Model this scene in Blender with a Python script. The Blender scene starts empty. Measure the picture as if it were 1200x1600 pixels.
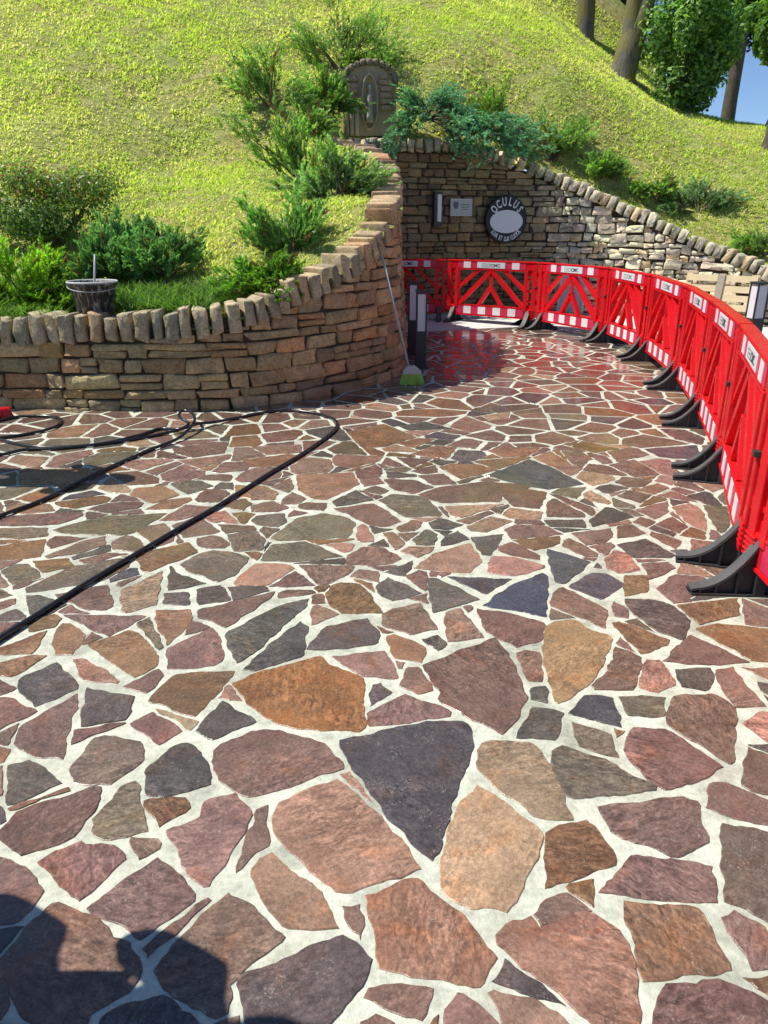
import bpy, bmesh, math, random
import numpy as np
from mathutils import Vector, Matrix
R = math.radians
S = bpy.context.scene
# ------------------------------------------------------------ camera, sky, sun, exposure
CAM_H, PITCH, F = 1.6, R(21.5), 1155.0
cd = bpy.data.cameras.new('camera'); cam = bpy.data.objects.new('camera', cd); S.collection.objects.link(cam)
cam.location = (0, 0, CAM_H); cam.rotation_euler = (R(90) - PITCH, 0, 0)
cd.sensor_fit = 'VERTICAL'; cd.sensor_height = 36; cd.lens = F / 1600 * 36; cd.clip_start = .02; cd.clip_end = 1000
S.camera = cam
SUN = Vector((-.66, .045, 1.0)).normalized()
w = bpy.data.worlds.new("World"); S.world = w; w.use_nodes = True
nt = w.node_tree; sky = nt.nodes.new('ShaderNodeTexSky'); sky.sky_type = 'NISHITA'; sky.sun_disc = False
sky.sun_elevation = math.asin(SUN.z); sky.sun_rotation = math.atan2(SUN.x, SUN.y)
sky.air_density = .9; sky.dust_density = 0.0; sky.ozone_density = 5.0; sky.altitude = 1800
nt.links.new(sky.outputs[0], nt.nodes['Background'].inputs[0]); nt.nodes['Background'].inputs[1].default_value = .105
sl = bpy.data.lights.new('sun', 'SUN'); sl.energy = 4.9; sl.angle = R(.5); sl.color = (1, .95, .86)
so = bpy.data.objects.new('sun', sl); S.collection.objects.link(so); so.rotation_euler = SUN.to_track_quat('Z', 'Y').to_euler()
S.view_settings.view_transform = 'Standard'; S.view_settings.look = 'None'; S.view_settings.exposure = .38; S.view_settings.gamma = 1
S.render.engine = 'CYCLES'; S.cycles.max_bounces = 6; S.cycles.transparent_max_bounces = 6
rng = np.random.default_rng(7); random.seed(7)

# ------------------------------------------------------------ helpers
cP, sP = math.cos(PITCH), math.sin(PITCH)
def ray(px, py):
    u, v = px - 600, py - 800
    return u, F * cP - v * sP, -(F * sP + v * cP)
def G(px, py, h=0.0):                    # the point of height h that the photo shows there
    u, f, z = ray(px, py); k = (h - CAM_H) / z
    return (u * k, f * k)
def P(px, py, Y):                        # the point at distance Y
    u, f, z = ray(px, py); k = Y / f
    return (u * k, Y, CAM_H + z * k)

def link(o, parent=None):
    S.collection.objects.link(o)
    if parent is not None: o.parent = parent
    return o
def tag(o, label=None, cat=None, group=None, kind=None):
    if label: o['label'] = label
    if cat: o['category'] = cat
    if group: o['group'] = group
    if kind: o['kind'] = kind
    return o
def empty(name, loc, rz=0, label=None, cat=None, group=None):
    o = bpy.data.objects.new(name, None); link(o); o.empty_display_size = .1
    o.location = loc; o.rotation_euler = (0, 0, rz)
    return tag(o, label, cat, group)
def mk(name, V, Fc, mat, parent=None, col=None, smooth=False, loc=None):
    col = None if col is None else np.asarray(col)
    m = bpy.data.meshes.new(name); V = np.asarray(V, dtype=np.float32).reshape(-1, 3)
    if isinstance(Fc, np.ndarray):
        n = Fc.shape[1]; m.vertices.add(len(V)); m.vertices.foreach_set('co', V.ravel())
        m.loops.add(Fc.size); m.loops.foreach_set('vertex_index', Fc.astype(np.int32).ravel())
        m.polygons.add(len(Fc)); m.polygons.foreach_set('loop_start', np.arange(0, Fc.size, n, dtype=np.int32))
        m.polygons.foreach_set('loop_total', np.full(len(Fc), n, dtype=np.int32)); m.update(calc_edges=True)
    else:
        m.from_pydata([tuple(map(float, v)) for v in V], [], Fc)
    if col is not None:
        a = m.color_attributes.new('Col', 'FLOAT_COLOR', 'POINT')
        c = np.ones((len(V), 4), dtype=np.float32); c[:, :col.shape[1]] = col; a.data.foreach_set('color', c.ravel())
    if smooth: m.polygons.foreach_set('use_smooth', np.ones(len(m.polygons), dtype=bool))
    m.update(); m.validate()
    if mat: m.materials.append(mat)
    o = bpy.data.objects.new(name, m)
    if loc is not None: o.location = loc
    return link(o, parent)
def copy_tree(o, parent=None):
    c = o.copy(); link(c)
    if parent is not None: c.parent = parent
    for ch in [x for x in S.objects if x.parent == o]: copy_tree(ch, c)
    return c

class MB:                                # collects boxes, bars and tubes into one mesh
    def __init__(s): s.v = []; s.f = []
    def add(s, V, Fc):
        n = len(s.v); s.v += [tuple(map(float, v)) for v in V]; s.f += [tuple(i + n for i in f) for f in Fc]; return s
    def box(s, c, d, rz=0.0, bev=0.0):
        x, y, z = [q / 2 for q in d]; b = min(bev, x * .9, y * .9, z * .9)
        if b <= 0:
            V = [(i * x, j * y, k * z) for i in (-1, 1) for j in (-1, 1) for k in (-1, 1)]
            Fc = [(0, 1, 3, 2), (4, 6, 7, 5), (0, 4, 5, 1), (2, 3, 7, 6), (0, 2, 6, 4), (1, 5, 7, 3)]
        else:
            bm = bmesh.new(); bmesh.ops.create_cube(bm, size=1)
            for q in bm.verts: q.co = (q.co.x * 2 * x, q.co.y * 2 * y, q.co.z * 2 * z)
            bmesh.ops.bevel(bm, geom=list(bm.edges), offset=b, segments=2, profile=.6, affect='EDGES')
            V = [tuple(q.co) for q in bm.verts]; bm.verts.index_update(); Fc = [tuple(q.index for q in f.verts) for f in bm.faces]; bm.free()
        cr, sr = math.cos(rz), math.sin(rz)
        return s.add([(c[0] + a * cr - b_ * sr, c[1] + a * sr + b_ * cr, c[2] + e) for a, b_, e in V], Fc)
    def bar(s, a, b, wdt, thk, up=(0, 1, 0)):           # rectangular bar a->b, thk measured along up
        a, b = Vector(a), Vector(b); d = (b - a).normalized(); u = Vector(up); u = (u - d * u.dot(d)).normalized(); q = d.cross(u)
        V = []
        for p in (a, b):
            for i, j in ((-1, -1), (1, -1), (1, 1), (-1, 1)): V.append(p + q * (i * wdt / 2) + u * (j * thk / 2))
        return s.add(V, [(3, 2, 1, 0), (4, 5, 6, 7), (0, 1, 5, 4), (1, 2, 6, 5), (2, 3, 7, 6), (3, 0, 4, 7)])
    def tube(s, pts, rad, n=8, cap=True):
        pts = [Vector(p) for p in pts]; m = len(pts); V = []; r = rad if hasattr(rad, '__len__') else [rad] * m
        up = Vector((0, 0, 1)); pu = None
        for i, p in enumerate(pts):
            d = (pts[min(i + 1, m - 1)] - pts[max(i - 1, 0)]).normalized()
            if pu is None:
                u = up if abs(d.z) < .9 else Vector((1, 0, 0)); u = (u - d * u.dot(d)).normalized()
            else:
                u = (pu - d * pu.dot(d)).normalized()
            pu = u; q = d.cross(u)
            for k in range(n):
                a = 2 * math.pi * k / n; V.append(p + u * (math.cos(a) * r[i]) + q * (math.sin(a) * r[i]))
        Fc = [(i * n + k, i * n + (k + 1) % n, (i + 1) * n + (k + 1) % n, (i + 1) * n + k) for i in range(m - 1) for k in range(n)]
        if cap: Fc += [tuple(range(n - 1, -1, -1)), tuple((m - 1) * n + k for k in range(n))]
        return s.add(V, Fc)
    def lathe(s, prof, n=24, c=(0, 0, 0)):
        V = [(c[0] + r * math.cos(2 * math.pi * k / n), c[1] + r * math.sin(2 * math.pi * k / n), c[2] + z) for r, z in prof for k in range(n)]
        Fc = [(i * n + k, i * n + (k + 1) % n, (i + 1) * n + (k + 1) % n, (i + 1) * n + k) for i in range(len(prof) - 1) for k in range(n)]
        return s.add(V, Fc)
    def prism(s, poly, y0, y1):                          # poly in (x,z), extruded along y
        n = len(poly); V = [(x, y0, z) for x, z in poly] + [(x, y1, z) for x, z in poly]
        return s.add(V, [tuple(range(n)), tuple(range(2 * n - 1, n - 1, -1))] + [(i, i + n, (i + 1) % n + n, (i + 1) % n) for i in range(n)])
    def build(s, name, mat, parent=None, smooth=False, loc=None):
        o = mk(name, s.v, s.f, mat, parent, smooth=smooth, loc=loc)
        return o
def spline(pts, step=.1):                # Catmull-Rom through points of any dimension
    p = np.array(pts, float); p = np.vstack([2 * p[0] - p[1], p, 2 * p[-1] - p[-2]]); out = []
    for i in range(1, len(p) - 2):
        n = max(2, int(np.linalg.norm(p[i + 1][:2] - p[i][:2]) / step))
        for t in np.arange(n) / n:
            a, b, c, d = p[i - 1], p[i], p[i + 1], p[i + 2]
            out.append(.5 * ((2 * b) + (c - a) * t + (2 * a - 5 * b + 4 * c - d) * t * t + (3 * b - a - 3 * c + d) * t ** 3))
    out.append(p[-2]); return np.array(out)

# ------------------------------------------------------------ materials
class N:
    def __init__(s, name):
        s.m = bpy.data.materials.new(name); s.m.use_nodes = True; s.t = s.m.node_tree; s.b = s.t.nodes['Principled BSDF']
    def n(s, kind, **kw):
        q = s.t.nodes.new('ShaderNode' + kind)
        for k, v in kw.items():
            if k in q.inputs.keys(): q.inputs[k].default_value = v
            else: setattr(q, k, v)
        return q
    def l(s, a, b): s.t.links.new(a, b)
    def tc(s, scale=(1, 1, 1)):
        c = s.n('TexCoord'); mp = s.n('Mapping'); mp.inputs['Scale'].default_value = scale; s.l(c.outputs['Object'], mp.inputs[0]); return mp.outputs[0]
    def noise(s, scale, detail=4, rough=.55, vec=None, dist=0):
        q = s.n('TexNoise'); q.inputs['Scale'].default_value = scale; q.inputs['Detail'].default_value = detail
        q.inputs['Roughness'].default_value = rough; q.inputs['Distortion'].default_value = dist
        s.l(vec if vec is not None else s.tc(), q.inputs['Vector']); return q.outputs['Fac']
    def ramp(s, fac, stops):
        q = s.n('ValToRGB'); e = q.color_ramp.elements
        while len(e) < len(stops): e.new(.5)
        for i, (p, c) in enumerate(stops):
            e[i].position = p; e[i].color = (c if hasattr(c, '__len__') else (c, c, c)) + (() if hasattr(c, '__len__') and len(c) == 4 else (1,)) if hasattr(c, '__len__') else (c, c, c, 1)
        s.l(fac, q.inputs[0]); return q.outputs[0]
    def mix(s, a, b, fac=.5, mode='MIX'):
        q = s.n('MixRGB'); q.blend_type = mode
        for i, x in ((0, fac), (1, a), (2, b)):
            if hasattr(x, 'node'): s.l(x, q.inputs[i])
            else: q.inputs[i].default_value = x if i == 0 else (tuple(x) + (1,))[:4]
        return q.outputs[0]
    def col(s, x):
        if hasattr(x, 'node'): s.l(x, s.b.inputs['Base Color'])
        else: s.b.inputs['Base Color'].default_value = tuple(x) + (1,)
    def set(s, k, x):
        if hasattr(x, 'node'): s.l(x, s.b.inputs[k])
        else: s.b.inputs[k].default_value = x
    def bump(s, h, strength=.3, dist=.01):
        q = s.n('Bump'); q.inputs['Strength'].default_value = strength; q.inputs['Distance'].default_value = dist
        s.l(h, q.inputs['Height']); s.l(q.outputs[0], s.b.inputs['Normal'])
    def attr(s):
        q = s.n('Attribute'); q.attribute_name = 'Col'; return q.outputs['Color']
def simple(name, c, rough=.6, var=.25, nscale=12, bump=.15, metal=0.0, bscale=None):
    m = N(name); f = m.noise(nscale, 5, .6)
    m.col(m.mix(tuple(x * (1 - var) for x in c), tuple(min(1, x * (1 + var)) for x in c), f))
    m.set('Roughness', rough); m.set('Metallic', metal)
    if bump: m.bump(m.noise(bscale or nscale * 4, 4, .6), bump, .004)
    return m.m

def mat_paving():
    m = N('wet_flagstone'); at_ = m.n('Attribute'); at_.attribute_name = 'Col'; c = at_.outputs['Color']; v = m.tc(); v0 = v
    ml = m.n('Math', operation='MULTIPLY'); m.l(at_.outputs['Alpha'], ml.inputs[0]); ml.inputs[1].default_value = 6.283
    vr = m.n('VectorRotate'); vr.rotation_type = 'Z_AXIS'; m.l(v, vr.inputs['Vector']); m.l(ml.outputs[0], vr.inputs['Angle']); v = vr.outputs[0]
    vs = m.n('Mapping'); vs.inputs['Scale'].default_value = (1, 2.2, 1); m.l(v, vs.inputs[0])
    big = m.noise(5, 5, .62, v, 1.2); fine = m.noise(95, 7, .75, v); st = m.noise(22, 6, .72, vs.outputs[0], 1.0)
    c1 = m.mix(c, m.ramp(big, [(.3, .68), (.5, .98), (.72, 1.28)]), 1.0, 'MULTIPLY')
    c2 = m.mix(c1, m.ramp(st, [(.36, .5), (.5, 1.0), (.64, 1.7)]), m.ramp(m.noise(2.2, 2, .5, v0), [(.40, .12), (.58, .95)]), 'MULTIPLY')
    rust = m.ramp(m.noise(7, 4, .6, v, .8), [(.52, 0), (.72, 1)])
    c3 = m.mix(c2, m.mix(c2, (1.22, .98, .80), 1.0, 'MULTIPLY'), rust)
    c3 = m.mix(c3, m.ramp(fine, [(.35, .5), (.52, 1.0), (.68, 1.55)]), .7, 'MULTIPLY')
    sp = m.ramp(m.noise(140, 3, .8, v), [(.58, 0), (.68, 1)])
    gate = m.ramp(m.noise(9, 3, .6, v), [(.48, 0), (.62, .65)])
    c4 = m.mix(c3, (.45, .42, .36), m.mix((0, 0, 0), sp, gate, 'MIX'))
    m.col(c4)
    wet = m.noise(1.1, 4, .6, v0, .6); sep = m.n('SeparateXYZ'); m.l(v0, sep.inputs[0]); mr = m.n('MapRange'); m.l(sep.outputs[1], mr.inputs[0])
    for k_, x_ in ((1, 5.0), (2, 9.5), (3, 1.0), (4, .72)): mr.inputs[k_].default_value = x_
    mm = m.n('Math', operation='MULTIPLY'); m.l(wet, mm.inputs[0]); m.l(mr.outputs[0], mm.inputs[1]); wet = mm.outputs[0]
    m.set('Coat Weight', m.ramp(wet, [(.37, .95), (.47, .05)])); m.set('Coat Roughness', .09); m.set('Coat IOR', 1.33)
    m.set('Roughness', m.ramp(m.mix(wet, fine, .35), [(.30, .10), (.50, .27), (.68, .50)])); m.set('Specular IOR Level', .42)
    m.bump(m.mix(st, fine, .5), .45, .005)
    return m.m
def mat_mortar():
    m = N('cement_joint'); v = m.tc(); n1 = m.noise(3, 6, .65, v, .5); n2 = m.noise(60, 5, .7, v); n3 = m.noise(14, 5, .65, v)
    c = m.mix(m.ramp(n1, [(.3, (.34, .35, .275)), (.5, (.56, .58, .47)), (.7, (.65, .67, .56))]), m.ramp(n2, [(.3, .72), (.6, 1.05)]), .8, 'MULTIPLY')
    c = m.mix(c, m.ramp(n3, [(.3, .72), (.55, 1.03)]), .85, 'MULTIPLY'); c = m.mix(c, (.30, .25, .18), m.ramp(m.noise(1.7, 7, .75, v, 1.0), [(.55, 0), (.72, .45)]))
    sp = m.ramp(m.noise(110, 2, .6, v), [(.70, 0), (.75, .7)]); c = m.mix(c, (.2, .17, .13), sp)
    m.col(c); m.set('Roughness', m.ramp(n3, [(.35, .45), (.6, .8)])); m.bump(m.mix(n2, n3, .5), .7, .008)
    return m.m
def mat_masonry():
    m = N('wall_stone'); c = m.attr(); v = m.tc(); n1 = m.noise(9, 5, .65, v, .5); n2 = m.noise(45, 6, .7, v); n3 = m.noise(3, 3, .5, v)
    c1 = m.mix(c, m.ramp(n1, [(.28, .72), (.5, 1.0), (.75, 1.35)]), .9, 'MULTIPLY')
    c1 = m.mix(c1, m.ramp(n2, [(.3, .45), (.6, 1.2)]), .85, 'MULTIPLY')
    moss = m.ramp(m.noise(6, 5, .7, v), [(.58, 0), (.75, .5)]); c1 = m.mix(c1, (.13, .14, .05), moss)
    m.col(c1); m.set('Roughness', .85); m.bump(m.mix(n1, n2, .55), .8, .02)
    return m.m
def mat_leaf(name, trans=.25, rough=.5):
    m = N(name); c = m.attr(); m.col(c); m.set('Roughness', rough); m.set('Specular IOR Level', .35)
    tr = m.n('BsdfTranslucent'); m.l(m.mix(c, (1.3, 1.45, .55), 1.0, 'MULTIPLY'), tr.inputs[0])
    mx = m.n('MixShader'); mx.inputs[0].default_value = trans; m.l(m.b.outputs[0], mx.inputs[1]); m.l(tr.outputs[0], mx.inputs[2])
    m.l(mx.outputs[0], m.t.nodes['Material Output'].inputs[0]); return m.m
def mat_plastic(name, c, trans=0.0, rough=.35, dirt=.25):
    m = N(name); v = m.tc(); n1 = m.noise(6, 5, .65, v); n2 = m.noise(40, 4, .6, v)
    cc = m.mix(tuple(x * (1 - dirt) for x in c), c, m.ramp(n1, [(.3, 0), (.6, 1)])); m.col(cc)
    m.set('Roughness', m.ramp(n2, [(.3, rough * .8), (.7, min(1, rough * 1.5))])); m.bump(n2, .12, .003)
    if trans:
        tr = m.n('BsdfTranslucent'); tr.inputs[0].default_value = tuple(c) + (1,)
        mx = m.n('MixShader'); mx.inputs[0].default_value = trans; m.l(m.b.outputs[0], mx.inputs[1]); m.l(tr.outputs[0], mx.inputs[2])
        m.l(mx.outputs[0], m.t.nodes['Material Output'].inputs[0])
    return m.m
def mat_soil():
    m = N('dry_turf_soil'); v = m.tc(); a = m.noise(.7, 4, .6, v); b = m.noise(9, 6, .7, v); d = m.noise(40, 5, .7, v)
    c = m.mix(m.ramp(b, [(.3, (.15, .14, .045)), (.5, (.38, .40, .12)), (.7, (.62, .57, .28))]), m.ramp(a, [(.35, (.95, 1.08, .8)), (.65, (1.15, 1.0, .95))]), 1.0, 'MULTIPLY')
    c = m.mix(c, m.ramp(d, [(.3, .6), (.65, 1.2)]), .8, 'MULTIPLY'); m.col(c); m.set('Roughness', .95); m.bump(m.mix(b, d, .5), 1.0, .09)
    return m.m
def mat_bark(name, c, moss=.0):
    m = N(name); v = m.tc((1, 1, .25)); n1 = m.noise(18, 6, .7, v, .6); n2 = m.noise(2.2, 3, .5)
    cc = m.ramp(n1, [(.3, tuple(x * .4 for x in c)), (.5, c), (.75, tuple(x * 1.5 for x in c))])
    if moss: cc = m.mix(cc, (.16, .14, .03), m.ramp(n2, [(.5 - moss * .08, 0), (.62 - moss * .08, .85)]))
    m.col(cc); m.set('Roughness', .9); m.bump(n1, 1.0, .03); return m.m
M = dict(stone=mat_paving(), mortar=mat_mortar(), masonry=mat_masonry(), leaf=mat_leaf('juniper_needles', .38), broad=mat_leaf('broad_leaf', .45, .4),
         grass=mat_leaf('grass_blade', .45, .5), soil=mat_soil(), red=mat_plastic('red_plastic', (.88, .018, .028), .34, .22, .12), crimson=mat_plastic('crimson_reflective', (.62, .03, .09), 0, .3, .15),
         white=mat_plastic('white_reflective', (.80, .76, .76), 0, .3, .12), black=mat_plastic('black_rubber', (.03, .029, .03), 0, .5, .3),
         bark=mat_bark('bark', (.10, .085, .065)), mossbark=mat_bark('mossy_bark', (.13, .115, .095), 1.0), twig=simple('twig_wood', (.12, .08, .05), .85, .4, 30),
         lit_flange=simple('sunlit_dusty_rubber', (.085, .085, .085), .6, .5, 14, .2), joint=simple('dark_wall_joint', (.06, .048, .032), .95, .4, 10, .5), hose=mat_plastic('black_hose', (.018, .019, .022), 0, .22, .2),  # foot flange rubber greyed for dust and for sunlight on its top
         charcoal=simple('charcoal_metal', (.035, .035, .04), .45, .15, 20, .05), opal=simple('opal_glass', (.72, .72, .74), .25, .05, 8, 0),
         plaque=simple('brushed_plate', (.42, .45, .44), .4, .15, 8, .1), navy=simple('navy_enamel', (.006, .007, .014), .55, .2, 8, .05),
         signwhite=simple('white_enamel', (.66, .70, .74), .35, .08, 8, .03), pinewood=simple('pale_pine', (.62, .50, .30), .7, .2, 9, .3, bscale=40),
         lime=simple('lime_bristle', (.38, .62, .10), .6, .25, 40, .3), handle=simple('grey_handle', (.42, .42, .42), .4, .15, 20, .1),
         bucket=None, kerb=simple('pale_concrete', (.58, .58, .55), .7, .15, 6, .3), board=simple('grey_board', (.45, .43, .45), .6, .12, 5, .1),
         asphalt=simple('far_ground', (.12, .13, .06), .95, .3, 1, .2))
def mat_bucket():
    m = N('stained_bucket_plastic'); v = m.tc((1, 1, .35)); n = m.noise(22, 5, .75, v, .8)
    m.col(m.mix((.022, .022, .024), (.40, .39, .36), m.ramp(n, [(.50, 0), (.62, .8)]))); m.set('Roughness', .55); m.bump(n, .3, .004); return m.m
M['bucket'] = mat_bucket()

# ------------------------------------------------------------ the two walls and the hill behind them
def ptop(X, Y, line):                    # height of the coping where the photo shows it, for a wall point (X,Y)
    z = 1.5
    for _ in range(8):
        dep = Y * cP - (z - CAM_H) * sP
        px = 600 + F * X / dep
        py = np.interp(px, [a for a, b in line], [b for a, b in line])
        u, f, dz = ray(px, py); z = CAM_H + dz * Y / f
    return z
capL = [(-900, 500), (0, 497), (150, 493), (326, 484), (392, 472), (440, 448), (488, 430), (530, 406), (584, 373), (614, 340), (632, 307)]
LB = [(-13.5, 6.15), (-5.0, 6.45)] + [G(*p) for p in ((0, 639), (150, 642), (300, 642), (420, 634), (520, 617), (590, 600))]
LW = [(x, y, ptop(x, y, capL) if x < -.15 else 1.43) for x, y in LB]
LW[0] = (*LW[0][:2], .80); LW[1] = (*LW[1][:2], .82)
LW += [(.20, 8.35, P(628, 315, 8.4)[2]), (.27, 9.2, P(640, 290, 9.3)[2]), (.28, 10.2, P(643, 268, 10.2)[2]), (.17, 11.2, P(632, 243, 11.2)[2]), (-.08, 12.0, P(612, 227, 12.0)[2]), (-.42, 12.5, 2.72), (-.60, 12.95, 2.82), (-.52, 13.35, 2.87)]
capR = [(560, 216), (640, 215), (700, 214), (760, 226), (804, 246), (888, 279), (943, 308), (1017, 339), (1075, 367), (1127, 390), (1196, 414), (1500, 520)]
RB = [(-.95, 13.40), (.3, 13.75), (1.6, 14.15), (2.55, 14.42), (3.5, 14.0), (4.6, 13.4), (5.6, 12.85), (6.7, 11.75), (8.2, 10.4), (10.5, 8.5), (13.0, 6.5)]
RW = [(x, y, ptop(x, y, capR)) for x, y in RB]; RW[-1] = (*RB[-1], .35); RW[-2] = (*RB[-2], .45); RW[-3] = (*RB[-3], .62); RW[0] = (*RB[0], RW[1][2])
class Path:
    def __init__(s, pts):
        s.p = spline(pts, .08); d = np.linalg.norm(np.diff(s.p[:, :2], axis=0), axis=1); s.s = np.concatenate([[0], np.cumsum(d)]); s.L = s.s[-1]
    def at(s, q):
        q = np.clip(q, 0, s.L); return np.interp(q, s.s, s.p[:, 0]), np.interp(q, s.s, s.p[:, 1])
    def top(s, q): return np.interp(q, s.s, s.p[:, 2])
    def nrm(s, q):
        x0, y0 = s.at(np.asarray(q) - .08); x1, y1 = s.at(np.asarray(q) + .08); dx, dy = x1 - x0, y1 - y0; l = np.hypot(dx, dy) + 1e-9
        return dy / l, -dx / l
PL, PR = Path(LW), Path(RW)
poly = [(-60, 6.0), (-20, 6.2)] + [tuple(p[:2]) for p in PL.p] + [tuple(p[:2]) for p in PR.p if p[0] > -.45] + [(20, 2), (60, -20), (60, -60), (-60, -60)]
PA = np.array(poly)
def inside(x, y):                        # in the courtyard?
    c = np.zeros(np.shape(x), bool); x1, y1 = PA[:, 0], PA[:, 1]
    for i in range(len(PA)):
        j = i - 1; m = (y1[i] > y) != (y1[j] > y)
        with np.errstate(divide='ignore', invalid='ignore'):
            c ^= m & (x < (x1[j] - x1[i]) * (y - y1[i]) / (y1[j] - y1[i] + 1e-12) + x1[i])
    return c
ctl = [(x, y, z - .15) for x, y, z in LW[:-1]] + [(x, y, z - .14) for x, y, z in RW[1:]]
ctl += [P(0, 250, 10), P(300, 250, 11.5), P(0, 0, 15), P(300, 0, 16.5), P(600, 0, 19), P(850, 0, 22.5), P(915, 45, 23), P(975, 112, 20), P(1060, 180, 18.5), P(575, 178, 14.4), (-.3, 15.4, 3.9), P(990, 25, 25), P(950, 10, 26.5),
        P(1110, 185, 19), P(1180, 196, 19), P(700, 130, 15.5), P(880, 180, 15.5), P(1050, 250, 15.5), P(1185, 300, 14.5), P(500, 150, 13.6), (8.8, 22, 3.4), (12, 20, 2.6), (12.5, 15, 1.9), (10, 28, 1.2), (16, 24, .5),
        (-10, 6.6, .85), (-14, 12, 3.3), (-14, 22, 8.5), (-5, 26, 10.5), (3, 30, 10), (6.5, 27, 7.5), (-5, 34, 12), (20, 10, -.3), (22, 30, -1.5), (-16, 6.5, .9), (-12, 32, 12)]
for q_, w_ in ((PL, .08), (PR, .06)):
    for s_ in np.arange(.4, q_.L - .3, .7):
        (x_, y_), (nx_, ny_) = q_.at(s_), q_.nrm(s_); x_, y_ = x_ - nx_ * .5, y_ - ny_ * .5
        if not inside(np.array(x_), np.array(y_)) and np.hypot(x_ + .75, y_ - 13.2) > .7: ctl.append((float(x_), float(y_), float(q_.top(s_)) - w_))
C3 = np.array(ctl)
def tps():
    n = len(C3); d = np.linalg.norm(C3[:, None, :2] - C3[None, :, :2], axis=2); K = np.where(d > 0, d * d * np.log(d + 1e-9), 0) + np.eye(n) * .02
    Q = np.hstack([np.ones((n, 1)), C3[:, :2]]); A = np.zeros((n + 3, n + 3)); A[:n, :n] = K; A[:n, n:] = Q; A[n:, :n] = Q.T
    return np.linalg.solve(A, np.concatenate([C3[:, 2], np.zeros(3)]))
TW = tps()
def hill(x, y):
    x = np.asarray(x, float); y = np.asarray(y, float); r = np.zeros(x.shape)
    for (cx, cy, _), wt in zip(C3, TW[:-3]):
        d2 = (x - cx) ** 2 + (y - cy) ** 2 + 1e-9; r += wt * .5 * d2 * np.log(d2)
    r += TW[-3] + TW[-2] * x + TW[-1] * y
    r += .035 * np.sin(x * 2.1 + 1.3 * np.sin(y * 1.3)) * np.cos(y * 1.9 + .6) + .018 * np.sin(x * 5.3 + y * 2.2) * np.sin(y * 4.7 - x)
    return r
def hit(px, py, y0=7.0):                 # where the photo's ray meets the hill
    u, f, z = ray(px, py); Y = np.arange(y0, 32, .02); x = u / f * Y; zz = CAM_H + z / f * Y
    below = (zz < hill(x, Y)) & ~inside(x, Y); i = int(np.argmax(below)) if below.any() else len(Y) - 1
    return float(x[i]), float(Y[i]), float(hill(x[i], Y[i]))
# ------------------------------------------------------------ ground

o = mk('ground', [(-250, -250, -.09), (250, -250, -.09), (250, 300, -.09), (-250, 300, -.09)], [(0, 1, 2, 3)], M['asphalt']); tag(o, kind='structure')
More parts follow.
